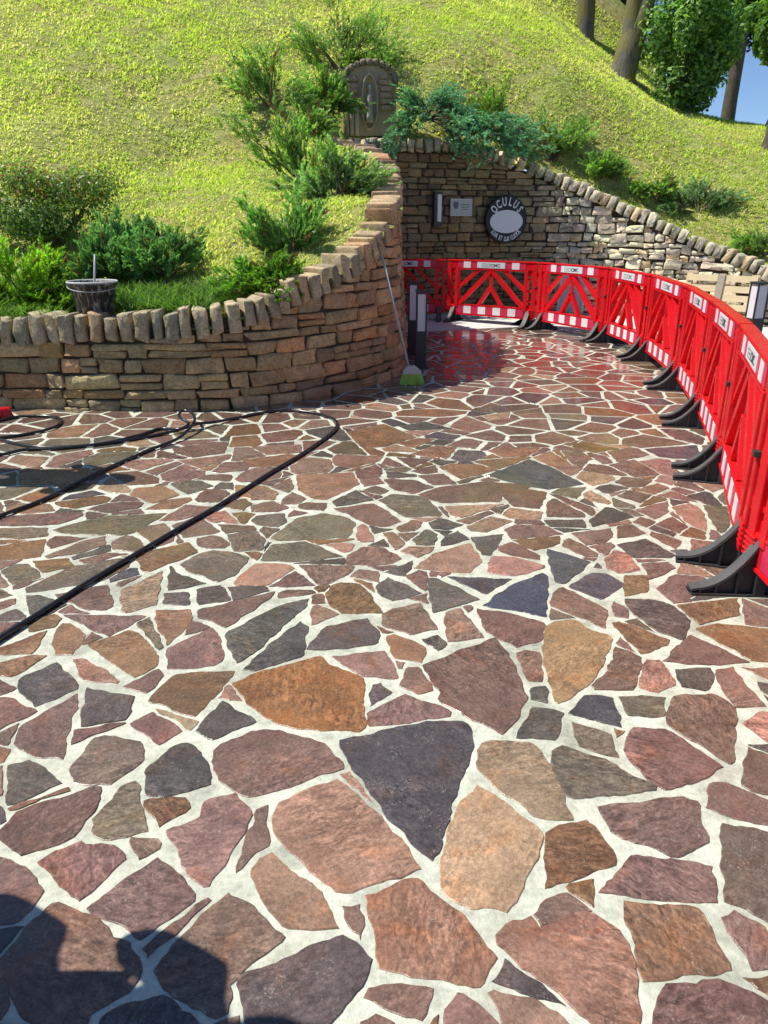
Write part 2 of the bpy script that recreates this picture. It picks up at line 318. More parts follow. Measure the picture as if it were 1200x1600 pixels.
# stones traced in the photo: tile origin (x0,y0), three times enlarged; class letter then the outline
TILES = {
(0, 1200): """d 37,-8 138,-35 215,20 288,70 170,125 40,172|m -20,315 80,210 445,90 465,95 468,150 370,290 340,320 210,380 105,410 70,380|g 490,190 560,95 635,68 652,90 655,180 690,270 690,295 560,325 460,322 435,290 440,240|n 680,158 800,138 860,145 882,190 750,275|p 785,295 940,235 955,165 1100,118 1180,225 1090,380 990,550 955,552 905,515 855,425|r 612,330 750,352 740,380 655,428|m 182,445 380,345 400,365 500,365 545,380 585,430 375,620|m 415,660 735,425 870,545 908,590 905,625 660,800 640,790 590,740|m -90,400 0,425 130,485 200,575 90,715 0,730 -90,735|m -5,905 100,790 155,720 245,640 300,650 425,690 520,800 600,820 655,910 640,990 600,1050 420,1150 400,1230 250,1260 150,1190 85,1110 40,1000|m 1065,590 1200,680 1330,795 1200,900 1140,940 1120,975 1070,1010 1075,1140 1010,1165 900,1120 725,955 800,865 925,720|d 480,1180 590,1120 760,1075 840,1150 930,1200 960,1330 470,1330|m -90,960 10,1000 45,1100 0,1170 -90,1180|d -90,150 0,190 28,245 0,262 -90,265""",
(400, 1200): """s 85,225 110,165 380,55 440,110 565,215 770,470 610,520 450,582 370,575 280,500 85,305|b 395,-125 640,-180 850,-215 965,-215 1012,-165 1000,-50 975,10 940,110 905,220 870,330 830,432 750,375 560,140 450,-10|t 1035,85 1200,190 1330,300 1335,350 1290,470 1200,640 1175,672 1130,655 1010,662 880,575 865,500 900,350 945,190|s 20,430 80,405 200,520 300,580 330,650 388,745 330,752 150,752 120,735 0,545 -15,480|m 55,180 58,362 -20,420 -90,485 -65,400 -10,255 0,205|m 408,655 485,645 498,700 492,800 440,730|o 515,605 760,525 890,640 1030,770 1125,885 1065,1005 1040,1022 800,985 585,940 550,740|m 540,1035 820,1035 800,1150 770,1180 700,1160 600,1120 515,1080|d -70,980 0,955 400,790 540,900 440,1090 340,1200 250,1350 -30,1350 -40,1200|m 490,1200 560,1165 640,1200 620,1330 470,1330|r 890,1140 950,1065 975,1070 1100,1170 1180,1260 1150,1350 900,1350|r 1090,1065 1125,1045 1240,1080 1300,1090 1430,1170 1520,1270 1180,1270 1150,1150|m 30,1500 100,1500 100,1600 30,1600""",
(800, 1200): """t -160,-80 -115,-120 0,-122 100,-105 145,-55 195,30 285,240 100,225 0,140 -130,35 -165,-20|g 190,-75 240,-100 410,-45 500,5 670,85 665,105 300,145 262,130 192,20|m 540,-140 570,-185 715,-180 985,-5 880,55 720,102 640,55 580,-5 525,-85|m 915,190 930,80 980,75 1040,90 1250,170 1250,285 1100,245|m 1105,-95 1200,-60 1290,-30 1270,140 1120,105 1085,80 1095,0|m 410,185 620,165 760,138 800,138 865,160 880,240 915,320 915,348 775,418 740,412 700,390 470,300 435,240|n 160,310 345,245 400,300 465,385 480,455 350,500 160,562|m 565,418 800,438 930,460 945,520 958,632 800,630 415,588|g 985,265 1200,310 1320,340 1320,760 1200,720 1100,660 1000,625 995,420|o 528,630 865,660 940,780 1020,945 680,995 620,997 585,830|r 985,710 1045,675 1180,750 1210,935 1125,945 1070,840|m 735,1020 870,1025 965,997 1080,1040 1200,1100 1250,1330 690,1330 670,1190 690,1080|R -70,790 -20,742 60,725 95,700 135,760 500,770 540,830 570,950 590,1100 600,1330 520,1290 350,1170 100,960 0,885 -60,840|R 142,748 372,682 500,762 300,790|m 105,690 200,612 255,592 300,625 366,674 145,742""",
(0, 820): """g -30,20 220,15 215,55 100,68 -30,65|g 250,25 330,0 500,-40 780,-52 620,40 560,50 300,42|m 232,70 260,55 410,62 240,112 222,95|r 215,148 400,75 490,55 490,95 400,125 230,158|n -60,110 0,100 210,68 190,150 0,168 -60,168|r 640,30 700,5 770,-5 810,40 815,75 740,103|m 525,85 590,50 625,55 675,100 640,128 540,118|m 375,165 500,135 600,138 400,182|n 155,172 320,160 345,200 200,225|g 10,215 70,188 130,185 190,240 180,250 60,280|g 125,295 350,195 560,160 610,175 600,200 470,265 130,320|n 640,150 690,130 880,85 925,130 700,220 670,215|m 925,65 1000,52 1040,60 1075,95 1050,110 970,110 930,100|g 1065,48 1200,28 1240,70 1225,120 1100,125|g 845,190 900,155 1000,120 1110,138 1165,155 1100,240 1020,268 900,225|s 1100,270 1140,230 1200,185 1330,185 1378,205 1260,280 1110,285|d 800,195 850,240 965,275 790,308|d 770,325 880,320 885,375 770,372|d 925,305 1030,285 1055,310 1075,355 935,375|t 570,310 760,220 735,375 690,385 590,412 570,405|m 555,270 660,240 570,290 545,285|m 260,330 500,285 520,340 530,380 490,400 400,395|d 120,335 180,330 310,375 230,420 160,440|m 300,425 560,430 680,430 510,525|o 730,405 890,400 895,445 870,480 785,565 740,470|m 870,515 900,450 950,470 980,480 900,510|m 935,400 1130,355 1285,315 1280,330 1200,390 1060,482 1000,450 935,438|d 1060,515 1200,435 1340,370 1445,350 1440,380 1360,445 1200,595 1115,648 1090,610|r 790,580 990,485 1020,510 1045,600 1040,640 1000,660 790,675|o 255,520 290,465 330,465 400,520 340,608 260,610|o 415,565 600,498 660,520 725,595 735,660 630,715|s 345,635 400,632 560,730 545,745 395,730|m 580,760 740,680 765,710 690,788|o -60,600 60,560 215,500 185,560 150,605 -60,612|o -60,665 100,625 215,615 100,690 50,710 -60,700|d 85,760 110,715 265,648 300,690 365,750 360,770 165,852|d 405,768 520,795 625,808 585,915 385,945|n 700,830 780,740 830,705 1000,692 1095,690 1010,800 915,898 830,875 790,850|r 615,935 715,880 850,965 745,1030|d 920,965 1045,830 1195,925 1000,1005|m -60,730 0,730 75,765 0,800 -60,800|r -60,825 45,815 170,875 0,960 -60,965|m 70,1025 110,940 360,795 360,850 330,910 300,1098 170,1090 120,1060|g 330,1150 440,1005 490,992 600,1010 650,1020 668,1060 668,1100 550,1195 520,1215 350,1210|d 690,1145 820,1040 880,1028 940,1070 975,1150 985,1215 850,1255 695,1270 685,1200|o -60,1045 45,1055 20,1110 -60,1135|m -40,560 50,492 110,490 10,548|d -20,430 75,398 120,425 110,445 -20,455|r -40,375 70,348 70,372 -20,400|m -40,308 0,305 60,330 -40,352""",
(400, 820): """g 70,65 100,40 190,-28 310,-52 400,-40 465,-8 430,60 100,75|g 20,170 80,95 230,80 405,150 210,172|s 475,20 500,0 515,5 555,70 550,80 475,78|s 330,95 400,85 460,95 450,115 410,130|r 595,40 640,35 695,85 680,105 650,118|m 430,150 500,105 600,110 680,160 620,185 430,188|d 735,70 800,25 850,45 835,95 750,95|d 870,75 945,28 1000,70 870,100|d 1010,60 1160,45 1100,145 1060,140|r 680,125 720,105 835,105 820,125 760,155|s 740,205 840,135 1000,88 1055,170 1000,225|s 1085,222 1108,150 1200,153 1345,190 1335,208 1210,240|d 605,225 730,170 735,185 700,242|m 205,190 455,195 450,215 350,275 290,278|m 65,290 185,220 275,285|r 445,245 480,212 570,220 575,270|m 110,320 150,308 260,308 275,322 110,345|n 330,330 360,285 400,272 470,278 520,310 595,415 400,415 350,375|d 568,290 620,248 775,320 640,358 575,320|m 705,240 760,215 800,225 795,310 740,275|d 805,255 850,255 1045,350 835,412|b 900,245 1195,255 1075,325|B 1065,380 1190,290 1340,228 1365,245 1362,432 1200,400|m 595,430 640,395 770,370 850,490 720,515 600,475|r 885,440 890,415 960,395 1068,528 900,550|m 1035,395 1210,422 1345,460 1350,480 1330,545 1220,575 1080,500|s 262,385 290,378 385,420 262,470|d 240,585 330,480 520,442 580,520 555,560 330,588|d -60,680 0,620 205,455 245,480 225,540 222,612 0,685|o 615,525 650,515 790,575 775,645 655,625|d 780,540 850,520 890,560 855,590|r 360,620 600,595 630,640 660,720 500,710|O -110,745 0,700 300,618 345,660 500,722 495,840 510,950 480,970 190,955 40,900 0,865|d 545,755 585,745 635,785 540,850|m 675,755 710,672 760,672 820,760 825,775 760,795|m 525,885 700,798 910,875 905,900 540,945|m 785,660 1120,532 1200,640 1245,755 1272,805 1200,940 1155,982 1060,930 940,870 865,825 870,785 810,700|m -195,1060 -130,1020 -20,970 110,965 210,1000 315,1025 405,1130 400,1145 230,1200 0,1270 -60,1265 -170,1200 -190,1130""",
(800, 820): """m -60,105 0,82 130,145 130,165 0,145 -60,120|m -60,150 0,155 150,190 140,205 0,235 -60,230|m -35,25 20,0 150,5 238,45 0,68|b 165,115 365,175 265,265 250,275 205,270|m 240,75 270,65 400,135 400,150 340,150 245,105|m 283,40 460,18 468,60 440,80 350,98|m 495,10 560,0 625,40 540,60 495,65|m 650,30 790,75 765,115 655,55|d 495,95 625,68 765,145 740,155 570,155|s 435,165 480,122 540,135 600,215 500,228 450,205|m 610,185 730,175 765,205 650,258|d 385,200 400,180 420,205|b 270,290 370,230 440,230 520,275 500,300 415,350|n 530,240 635,242 635,315 530,335|m 185,355 215,300 240,295 445,400 435,485 330,440 190,385|m 470,370 480,360 540,400 545,438 480,428|d 530,350 650,352 760,385 835,450 800,540 690,505 555,400|m 680,300 765,235 900,250 945,290 830,340 840,360 760,370|n 470,462 500,455 600,490 735,540 725,565 605,605 540,540|T 160,480 200,455 290,448 360,490 465,530 460,560 430,640 350,760 220,838 200,830 150,640 155,540|m 480,575 605,625 570,775 390,775 375,750 455,685|s 625,635 690,635 760,735 760,750 690,788 600,765|r 20,605 60,590 130,600 140,735 75,730|d 90,770 155,760 165,835 90,820|d 25,1000 95,860 240,885 200,1008|b 270,885 340,805 470,815 512,948|g 505,810 715,812 710,895 550,895|g 280,930 460,985 498,1090 320,1040|m 735,860 760,808 940,795 1045,860 1040,1110 1020,1120 740,945 730,900|r 955,685 1035,668 1100,760 1190,850 1050,855 1000,790|d 770,680 925,672 942,710 930,750 905,778 800,760|m 710,640 835,520 1110,645 900,655|n 865,490 960,465 1200,490 1330,505 1330,680 1200,640 1120,635|s 1085,935 1160,880 1260,890 1300,1020 1200,1020|o 1080,672 1290,680 1290,740 1180,715|d 1155,740 1290,760 1290,830 1190,790""",
(0, 620): """g 395,290 470,262 650,258 600,285 450,328 395,318|r 835,300 1080,272 1075,290 940,335|m 820,265 810,245 1000,212 1070,215 1050,265 900,285|m 755,365 800,345 960,350 960,368 850,400 765,395|o 610,460 640,430 770,420 840,460 720,500|m 510,360 640,350 740,380 745,405 600,415|o 90,360 210,340 410,335 440,360 400,400 200,415 90,410|g 800,410 850,390 940,395 1000,420 880,458|m 915,480 960,435 1060,440 1075,455 1020,495 930,495|o 680,530 780,485 890,472 900,485 810,525|m 410,530 500,500 650,492 670,500 640,525 500,545|n 260,495 480,465 520,480 500,495 350,525 290,520|m -60,605 60,560 380,542 385,560 270,600 100,605|o 30,520 100,500 230,505 255,535 100,550 40,545|r 750,580 870,508 1020,520 1000,540 830,580|m 810,605 930,560 1030,630 990,645 860,660|m 1040,500 1150,480 1180,500 1140,535 1060,520|o 1105,415 1240,420 1300,450 1280,485 1110,470|m 990,355 1050,310 1130,305 1180,320 1150,345 1030,358|m 1105,385 1150,350 1200,335 1315,345 1310,380 1200,402 1130,400""",
(400, 620): """o 190,370 450,355 485,410 330,483 270,480 200,435|n 425,165 600,128 750,190 600,235 500,240|r 360,290 380,272 595,280 580,300 450,335 370,320|m 470,350 560,318 590,345 580,375 480,382|m 600,390 640,385 750,395 830,425 730,455 655,440|d 610,350 750,365 750,375 620,382|m 590,315 610,285 700,325 650,330|m 660,285 820,295 730,332|m 725,350 840,320 850,355 790,362|m 760,370 880,362 940,410 830,415|m 760,460 860,425 1070,400 1250,412 1285,425 1150,470 1140,492 870,498|g 575,485 640,458 790,470 865,545 860,560 700,565|m 365,525 550,502 600,530 680,585 600,610 530,600 450,560|d 360,490 470,440 550,485 380,515|g 505,440 560,418 620,440 580,460|r 120,485 170,448 235,480 200,500 120,505|m 205,505 240,498 330,500 315,535 205,525|m 150,565 175,530 240,545|g -20,580 0,560 130,548 140,590 100,612 0,600|r 660,615 730,580 780,590 740,630 680,635|d 810,590 870,572 970,600 900,625 830,620|t 890,515 1160,505 960,568 920,560|r 990,610 1100,562 1200,585 1080,635 1010,630|o 860,330 920,315 1050,320 1130,345 960,385|d 915,290 950,250 1060,255 1080,275 1020,302 940,300|o 725,270 840,230 940,240 890,292|o 660,220 760,195 840,200 740,240|b 670,140 790,118 920,150 720,158|t 1060,90 1190,72 1180,100 1100,110|r -20,440 30,432 100,460 50,480 -20,485|r -20,510 80,492 150,520 100,540 -20,540|m 75,425 160,380 175,430 150,450|o -60,300 0,290 150,270 240,280 150,325 -40,330|r -20,235 210,225 215,262 50,272""",
(760, 620): """b 0,370 200,295 300,330 455,410 290,435 150,410|m 85,470 160,425 280,450 250,525 130,515|m 285,495 320,478 460,550 460,565 285,562|g 305,450 350,430 465,425 420,480|d 485,580 560,520 600,525 690,565 500,610|t 455,455 490,440 580,490 570,505 480,485|d 435,490 460,475 520,520|g 615,465 670,440 775,460 720,498|g 590,475 690,510 690,525 600,515|t 425,380 450,350 590,370 600,390 500,418|d 510,430 580,410 665,430 560,452|g 605,400 640,378 775,390 740,420 660,425|m 575,320 690,295 810,365 690,375|o 220,285 300,255 400,320 300,325|o 10,255 40,240 250,240 200,275 80,285|r 700,530 850,490 850,540 790,575|s 870,520 950,500 1005,530 1035,600 1030,630 950,595|m 795,600 870,565 940,610 900,640|m 690,590 720,565 790,585 750,612|d 270,580 450,578 465,615 300,610|t 75,555 110,522 260,540 250,575 110,570|r 730,430 800,405 855,430 800,450|r 790,395 820,368 885,385 870,415|m 800,465 870,445 990,495|g 1015,510 1130,515 1140,610 1100,640 1080,620|m 355,255 450,262 500,295 390,300|n 400,235 450,208 620,245 500,262""" }
SC = dict(m=(.168, .102, .080), d=(.096, .079, .069), g=(.145, .115, .082), b=(.084, .076, .077), B=(.068, .072, .10), o=(.24, .135, .080), O=(.26, .125, .055), t=(.30, .205, .130), T=(.33, .20, .115),
          s=(.30, .172, .125), p=(.25, .15, .125), r=(.215, .130, .10), R=(.27, .145, .105), n=(.17, .10, .055))
traced = []
for (x0, y0), txt in TILES.items():
    for rec in txt.split('|'):
        a = rec.split(); pts = [tuple(map(float, q.split(','))) for q in a[1:]]
        if not pts or min(p[1] for p in pts) > 1400: continue
        g = np.array([G(x0 + px / 3, y0 + py / 3) for px, py in pts])
        ar = np.sum(g[:, 0] * np.roll(g[:, 1], -1) - np.roll(g[:, 0], -1) * g[:, 1]) / 2
        if ar < 0: g = g[::-1]
        traced.append((a[0], g))
def pip(p, g):
    c = False; n = len(g)
    for i in range(n):
        a, b = g[i], g[i - 1]
        if (a[1] > p[1]) != (b[1] > p[1]) and p[0] < (b[0] - a[0]) * (p[1] - a[1]) / (b[1] - a[1]) + a[0]: c = not c
    return c
def clip(pg, n, d):                       # keep n.x <= d
    out = []; m = len(pg)
    for i in range(m):
        a, b = pg[i], pg[(i + 1) % m]; da, db = n[0] * a[0] + n[1] * a[1] - d, n[0] * b[0] + n[1] * b[1] - d
        if da <= 0: out.append(a)
        if (da < 0 < db) or (db < 0 < da): t = da / (da - db); out.append((a[0] + (b[0] - a[0]) * t, a[1] + (b[1] - a[1]) * t))
    return out
def area(g):
    g = np.asarray(g); return abs(np.sum(g[:, 0] * np.roll(g[:, 1], -1) - np.roll(g[:, 0], -1) * g[:, 1]) / 2)
def seeds():
    out = []; st = .255
    for i, x in enumerate(np.arange(-6.5, 10.5, st * 1.12)):
        for j, y in enumerate(np.arange(-2.5, 15.2, st * .92)):
            q = (x + rng.uniform(-.55, .55) * st * 1.1 + (j % 2) * st * .5, y + rng.uniform(-.55, .55) * st)
            out.append(q)
    return out
sd = [q for q in seeds() if inside(np.array(q[0]), np.array(q[1] - .35)) and not (rng.random() < .16)]
tb = [(g.min(0) - .45, g.max(0) + .45, g.min(0), g.max(0), g, g.mean(0)) for c, g in traced]
sd = [q for q in sd if not any((q[0] > t[2][0] and q[0] < t[3][0] and q[1] > t[2][1] and q[1] < t[3][1] and pip(q, t[4])) for t in tb)]
SA = np.array(sd); wt = rng.uniform(-.012, .016, len(SA)); free = []
for i, s in enumerate(SA):
    d = np.hypot(*(SA - s).T); nb = np.argsort(d)[1:18]; pg = [(s[0] - .6, s[1] - .6), (s[0] + .6, s[1] - .6), (s[0] + .6, s[1] + .6), (s[0] - .6, s[1] + .6)]
    gp = rng.uniform(.012, .022)
    for k in nb:
        n = (SA[k] - s) / d[k]; m = d[k] / 2 + np.clip((wt[i] - wt[k]) / (2 * d[k]), -.32 * d[k], .32 * d[k])
        pg = clip(pg, n, n[0] * s[0] + n[1] * s[1] + m - gp)
        if len(pg) < 3: break
    if len(pg) < 3: continue
    if s[1] < 8 and s[1] > .8:
        for t in tb:
            if s[0] > t[0][0] and s[0] < t[1][0] and s[1] > t[0][1] and s[1] < t[1][1]:
                g = t[4]; best = None
                for a in range(len(g)):
                    e = g[(a + 1) % len(g)] - g[a]; l = np.hypot(*e)
                    if l < .02: continue
                    nn = np.array([e[1], -e[0]]) / l; sdist = nn @ (s - g[a])
                    # how far this edge's line is outside the whole stone
                    over = max(0, (g @ nn).max() - nn @ g[a]); sc = sdist - over
                    if best is None or sc > best[0]: best = (sc, nn, nn @ g[a] + over)
                if best is None: continue
                pg = clip(pg, -best[1], -(best[2] + .017))
                if len(pg) < 3: break
    if len(pg) < 3 or area(pg) < .0014: continue
    per = sum(np.hypot(pg[q][0] - pg[q - 1][0], pg[q][1] - pg[q - 1][1]) for q in range(len(pg)))
    if area(pg) / per ** 2 < .018: continue
    if rng.random() < .5:                                            # knock one corner off
        q = rng.integers(len(pg)); a, b, c = pg[q - 1], pg[q], pg[(q + 1) % len(pg)]; t1, t2 = rng.uniform(.15, .4, 2)
        pg = pg[:q] + [(b[0] + (a[0] - b[0]) * t1, b[1] + (a[1] - b[1]) * t1), (b[0] + (c[0] - b[0]) * t2, b[1] + (c[1] - b[1]) * t2)] + pg[q + 1:]
    pg2 = [pg[0]]
    for q in pg[1:]:
        if math.hypot(q[0] - pg2[-1][0], q[1] - pg2[-1][1]) > .012: pg2.append(q)
    if len(pg2) >= 3: free.append((rng.choice(list('mmmmmddggorrnsbnm' + 't')), np.array(pg2)))
# small stones where the others leave a wide patch of cement
gs = .03; GX, GY = np.meshgrid(np.arange(-4.2, 4.8, gs), np.arange(.75, 9.0, gs)); DD = np.full(GX.shape, .3); allp = [g for c, g in traced] + [g for c, g in free]
def sdist(g, X, Y):
    d = np.full(X.shape, 9.0); ins = np.zeros(X.shape, bool)
    for i in range(len(g)):
        a, b = g[i - 1], g[i]; e = b - a; l2 = e @ e + 1e-12; t = np.clip(((X - a[0]) * e[0] + (Y - a[1]) * e[1]) / l2, 0, 1); d = np.minimum(d, np.hypot(X - a[0] - t * e[0], Y - a[1] - t * e[1]))
        if abs(e[1]) > 1e-9: ins ^= ((a[1] > Y) != (b[1] > Y)) & (X < e[0] * (Y - a[1]) / e[1] + a[0])
    return np.where(ins, -d, d)
def stamp(g):
    i0, i1 = np.searchsorted(GX[0], [g[:, 0].min() - .2, g[:, 0].max() + .2]); j0, j1 = np.searchsorted(GY[:, 0], [g[:, 1].min() - .2, g[:, 1].max() + .2])
    if i1 > i0 and j1 > j0: DD[j0:j1, i0:i1] = np.minimum(DD[j0:j1, i0:i1], sdist(g, GX[j0:j1, i0:i1], GY[j0:j1, i0:i1]))
for g in allp: stamp(g)
nfill = 0
DD[~((GX > -.56 * GY - .5) & (GX < .56 * GY + .5) & inside(GX, GY))] = 0
while nfill < 420:
    k = int(np.argmax(DD)); 
    if DD.flat[k] < .036: break
    s = np.array([GX.flat[k], GY.flat[k]]); pg = [(s[0] - .22, s[1] - .22), (s[0] + .22, s[1] - .22), (s[0] + .22, s[1] + .22), (s[0] - .22, s[1] + .22)]
    for g in allp:
        if g[:, 0].min() > s[0] + .25 or g[:, 0].max() < s[0] - .25 or g[:, 1].min() > s[1] + .25 or g[:, 1].max() < s[1] - .25: continue
        # separate from the nearest point of that stone
        best = None
        for a in range(len(g)):
            p0, e = g[a - 1], g[a] - g[a - 1]; t = np.clip(((s - p0) @ e) / (e @ e + 1e-12), 0, 1); q = p0 + t * e; dd = np.hypot(*(s - q))
            if best is None or dd < best[0]: best = (dd, q)
        nn = (s - best[1]) / (best[0] + 1e-9); pg = clip(pg, -nn, -(nn @ best[1] + .015))
        if len(pg) < 3: break
    DD[(np.abs(GX - s[0]) < .02) & (np.abs(GY - s[1]) < .02)] = 0
    if len(pg) >= 3 and area(pg) > .0006:
        g = np.array(pg); free.append((rng.choice(list('mmddgrns')), g)); allp.append(g); stamp(g); nfill += 1
print('filled', nfill)
V, Fc, Cc = [], [], []
for kk, (cl, g) in enumerate(traced + free):
    cl_tr = kk < len(traced)
    far = g[:, 1].mean() > 6; base = np.array(SC[cl]) * rng.uniform(.86, 1.14) * (1 + rng.uniform(-.06, .06, 3))
    al = rng.random(); ring = []; n = len(g); ph = rng.uniform(0, 6.3, 4)
    for i in range(n):
        a, b = g[i], g[(i + 1) % n]; e = b - a; l = np.hypot(*e)
        if l < 1e-4: continue
        nn = np.array([e[1], -e[0]]) / l; k = max(1, int(l / (.08 if far else .016)))
        for j in range(k):
            t = j / k; p = a + e * t
            env = 0 if far else min(1, 4 * t * (1 - t) + .3)
            p = p + nn * (env * (rng.uniform(-.0030, .0030) + .0030 * math.sin(p[0] * 47 + ph[0]) + .0035 * math.sin(p[1] * 61 + ph[1])))
            if j == 0 and not far and l > .05: p = p - nn * .002 + (g[i - 1] - a) * 0
            ring.append(p)
    if len(ring) < 3: continue
    # soften corners once
    rg = np.array(ring)
    if not far: rg = rg * .93 + (np.roll(rg, 1, 0) + np.roll(rg, -1, 0)) * .035
    if cl_tr: rg = rg + (rg - rg.mean(0)) / np.maximum(np.hypot(*(rg - rg.mean(0)).T), .01)[:, None] * .007
    m = len(rg); s = len(V); ct = rg.mean(0); dl = np.maximum(np.hypot(*(rg - ct).T), .01)[:, None]; zt = .0032 + rng.uniform(-.0008, .0012)
    tx, ty = rng.uniform(-.003, .003, 2)
    inn = rg + (ct - rg) / dl * .003
    V += [(x, y, -.012) for x, y in rg] + [(x, y, .0015) for x, y in rg] + [(x, y, zt + (x - ct[0]) * tx + (y - ct[1]) * ty) for x, y in inn]
    for k in (0, m): Fc += [(s + k + i, s + k + (i + 1) % m, s + k + m + (i + 1) % m, s + k + m + i) for i in range(m)]
    Fc.append(tuple(s + 2 * m + i for i in range(m))); Cc += [(*base, al)] * (3 * m)
pv = mk('paving', V, Fc, M['stone'], None, np.array(Cc, dtype=np.float32)); tag(pv, kind='structure')
gx, gy = np.meshgrid(np.arange(-9, 14.01, .5), np.arange(-8, 16.01, .5)); nx = gx.shape[1]
idx = np.arange(gx.size).reshape(gx.shape); q = np.stack([idx[:-1, :-1], idx[:-1, 1:], idx[1:, 1:], idx[1:, :-1]], -1).reshape(-1, 4)
o = mk('paving_joints', np.stack([gx.ravel(), gy.ravel(), np.zeros(gx.size)], -1), q, M['mortar']); tag(o, kind='structure')

# ------------------------------------------------------------ hill
def hillgrid(x0, x1, y0, y1, st):
    X, Y = np.meshgrid(np.arange(x0, x1 + 1e-6, st), np.arange(y0, y1 + 1e-6, st)); Z = hill(X, Y)
    fx = np.sin(X * 11 + 3 * np.sin(Y * 7)) * np.cos(Y * 13 + X * 2); Z = Z + .012 * fx
    keep = ~inside(X, Y); idx = np.arange(X.size).reshape(X.shape)
    q = np.stack([idx[:-1, :-1], idx[:-1, 1:], idx[1:, 1:], idx[1:, :-1]], -1).reshape(-1, 4); k = keep.ravel(); q = q[k[q].all(1)]
    return np.stack([X.ravel(), Y.ravel(), Z.ravel()], -1), q
V1, q1 = hillgrid(-8, 12, 6, 24, .1)
o = mk('grass_hill', V1, q1, M['soil'], smooth=True); tag(o, kind='structure')
def fargrid():
    X, Y = np.meshgrid(np.arange(-26, 30.1, .5), np.arange(2, 44.1, .5)); Z = np.maximum(hill(X, Y), -1.5); k = ~inside(X, Y).ravel()
    idx = np.arange(X.size).reshape(X.shape); q = np.stack([idx[:-1, :-1], idx[:-1, 1:], idx[1:, 1:], idx[1:, :-1]], -1).reshape(-1, 4)
    q = q[k[q].all(1)]; cx = X.ravel()[q].mean(1); cy = Y.ravel()[q].mean(1); m = ~((cx > -8) & (cx < 12) & (cy > 6) & (cy < 24)); return np.stack([X.ravel(), Y.ravel(), Z.ravel()], -1), q[m]
V2, q2 = fargrid(); o = mk('far_hill', V2, q2, M['soil'], smooth=True); tag(o, kind='structure')

# ------------------------------------------------------------ masonry
def template(n=4):
    bm = bmesh.new(); bmesh.ops.create_cube(bm, size=2); bmesh.ops.subdivide_edges(bm, edges=list(bm.edges), cuts=n - 1, use_grid_fill=True)
    V = np.array([tuple(v.co) for v in bm.verts]); bm.verts.index_update(); Q = np.array([[v.index for v in f.verts] for f in bm.faces]); bm.free(); return V, Q
TV, TQ = template(4)
def rocks(specs, path, rough, pw, lean=.06):
    # spec: (s, z0, z1, w, depth, proud, colour, tilt, clampcap)
    VV, QQ, CC = [], [], []
    sgn = np.sign(TV) * np.abs(TV) ** .22; nrmv = (np.abs(sgn) ** pw).sum(1) ** (1 / pw); U = sgn / nrmv[:, None]
    for (s, z0, z1, w, dp, pr, col, tilt, cc) in specs:
        u = U.copy(); j = rng.uniform(-1, 1, (2, 4)); a, b = u[:, 0], u[:, 2]; h = z1 - z0
        bw = [(1 - a) * (1 - b) / 4, (1 + a) * (1 - b) / 4, (1 + a) * (1 + b) / 4, (1 - a) * (1 + b) / 4]
        jx = sum(bw[k] * j[0, k] for k in range(4)); jz = sum(bw[k] * j[1, k] for k in range(4))
        ph = rng.uniform(0, 6.3, 6); kf = rng.uniform(1.2, 3.4, 6)
        nz = np.sin(a * kf[0] + b * kf[1] + ph[0]) + .7 * np.sin(a * kf[2] * 1.7 - b * kf[3] * 1.5 + ph[1]) + .5 * np.sin(u[:, 1] * 3 + a * 4 + ph[2]) + rng.uniform(-.6, .6, len(u))
        X = a * w / 2 + jx * w * .07 + rng.uniform(-1, 1, len(u)) * rough * .25
        Z = (z0 + z1) / 2 + b * h / 2 + jz * h * .12 + rng.uniform(-1, 1, len(u)) * rough * .25
        D = u[:, 1] * dp / 2 + np.where(u[:, 1] > 0, nz * rough, 0)
        if tilt: X, Z = (s * 0 + X * math.cos(tilt) - (Z - z0) * math.sin(tilt)), z0 + X * math.sin(tilt) + (Z - z0) * math.cos(tilt)
        ss = s + X; px, py = path.at(ss); nx_, ny_ = path.nrm(ss)
        ext = ss - np.clip(ss, 0, path.L); out = pr + D - dp / 2 - lean * Z
        if cc is not None: Z = np.minimum(Z, path.top(ss) - cc)
        V = np.stack([px + nx_ * out - ny_ * 0 + ext, py + ny_ * out, Z], -1)
        QQ.append(TQ + len(VV) * len(TV)); VV.append(V); CC.append(np.tile(col, (len(TV), 1)))
    return np.vstack(VV), np.vstack(QQ), np.vstack(CC)
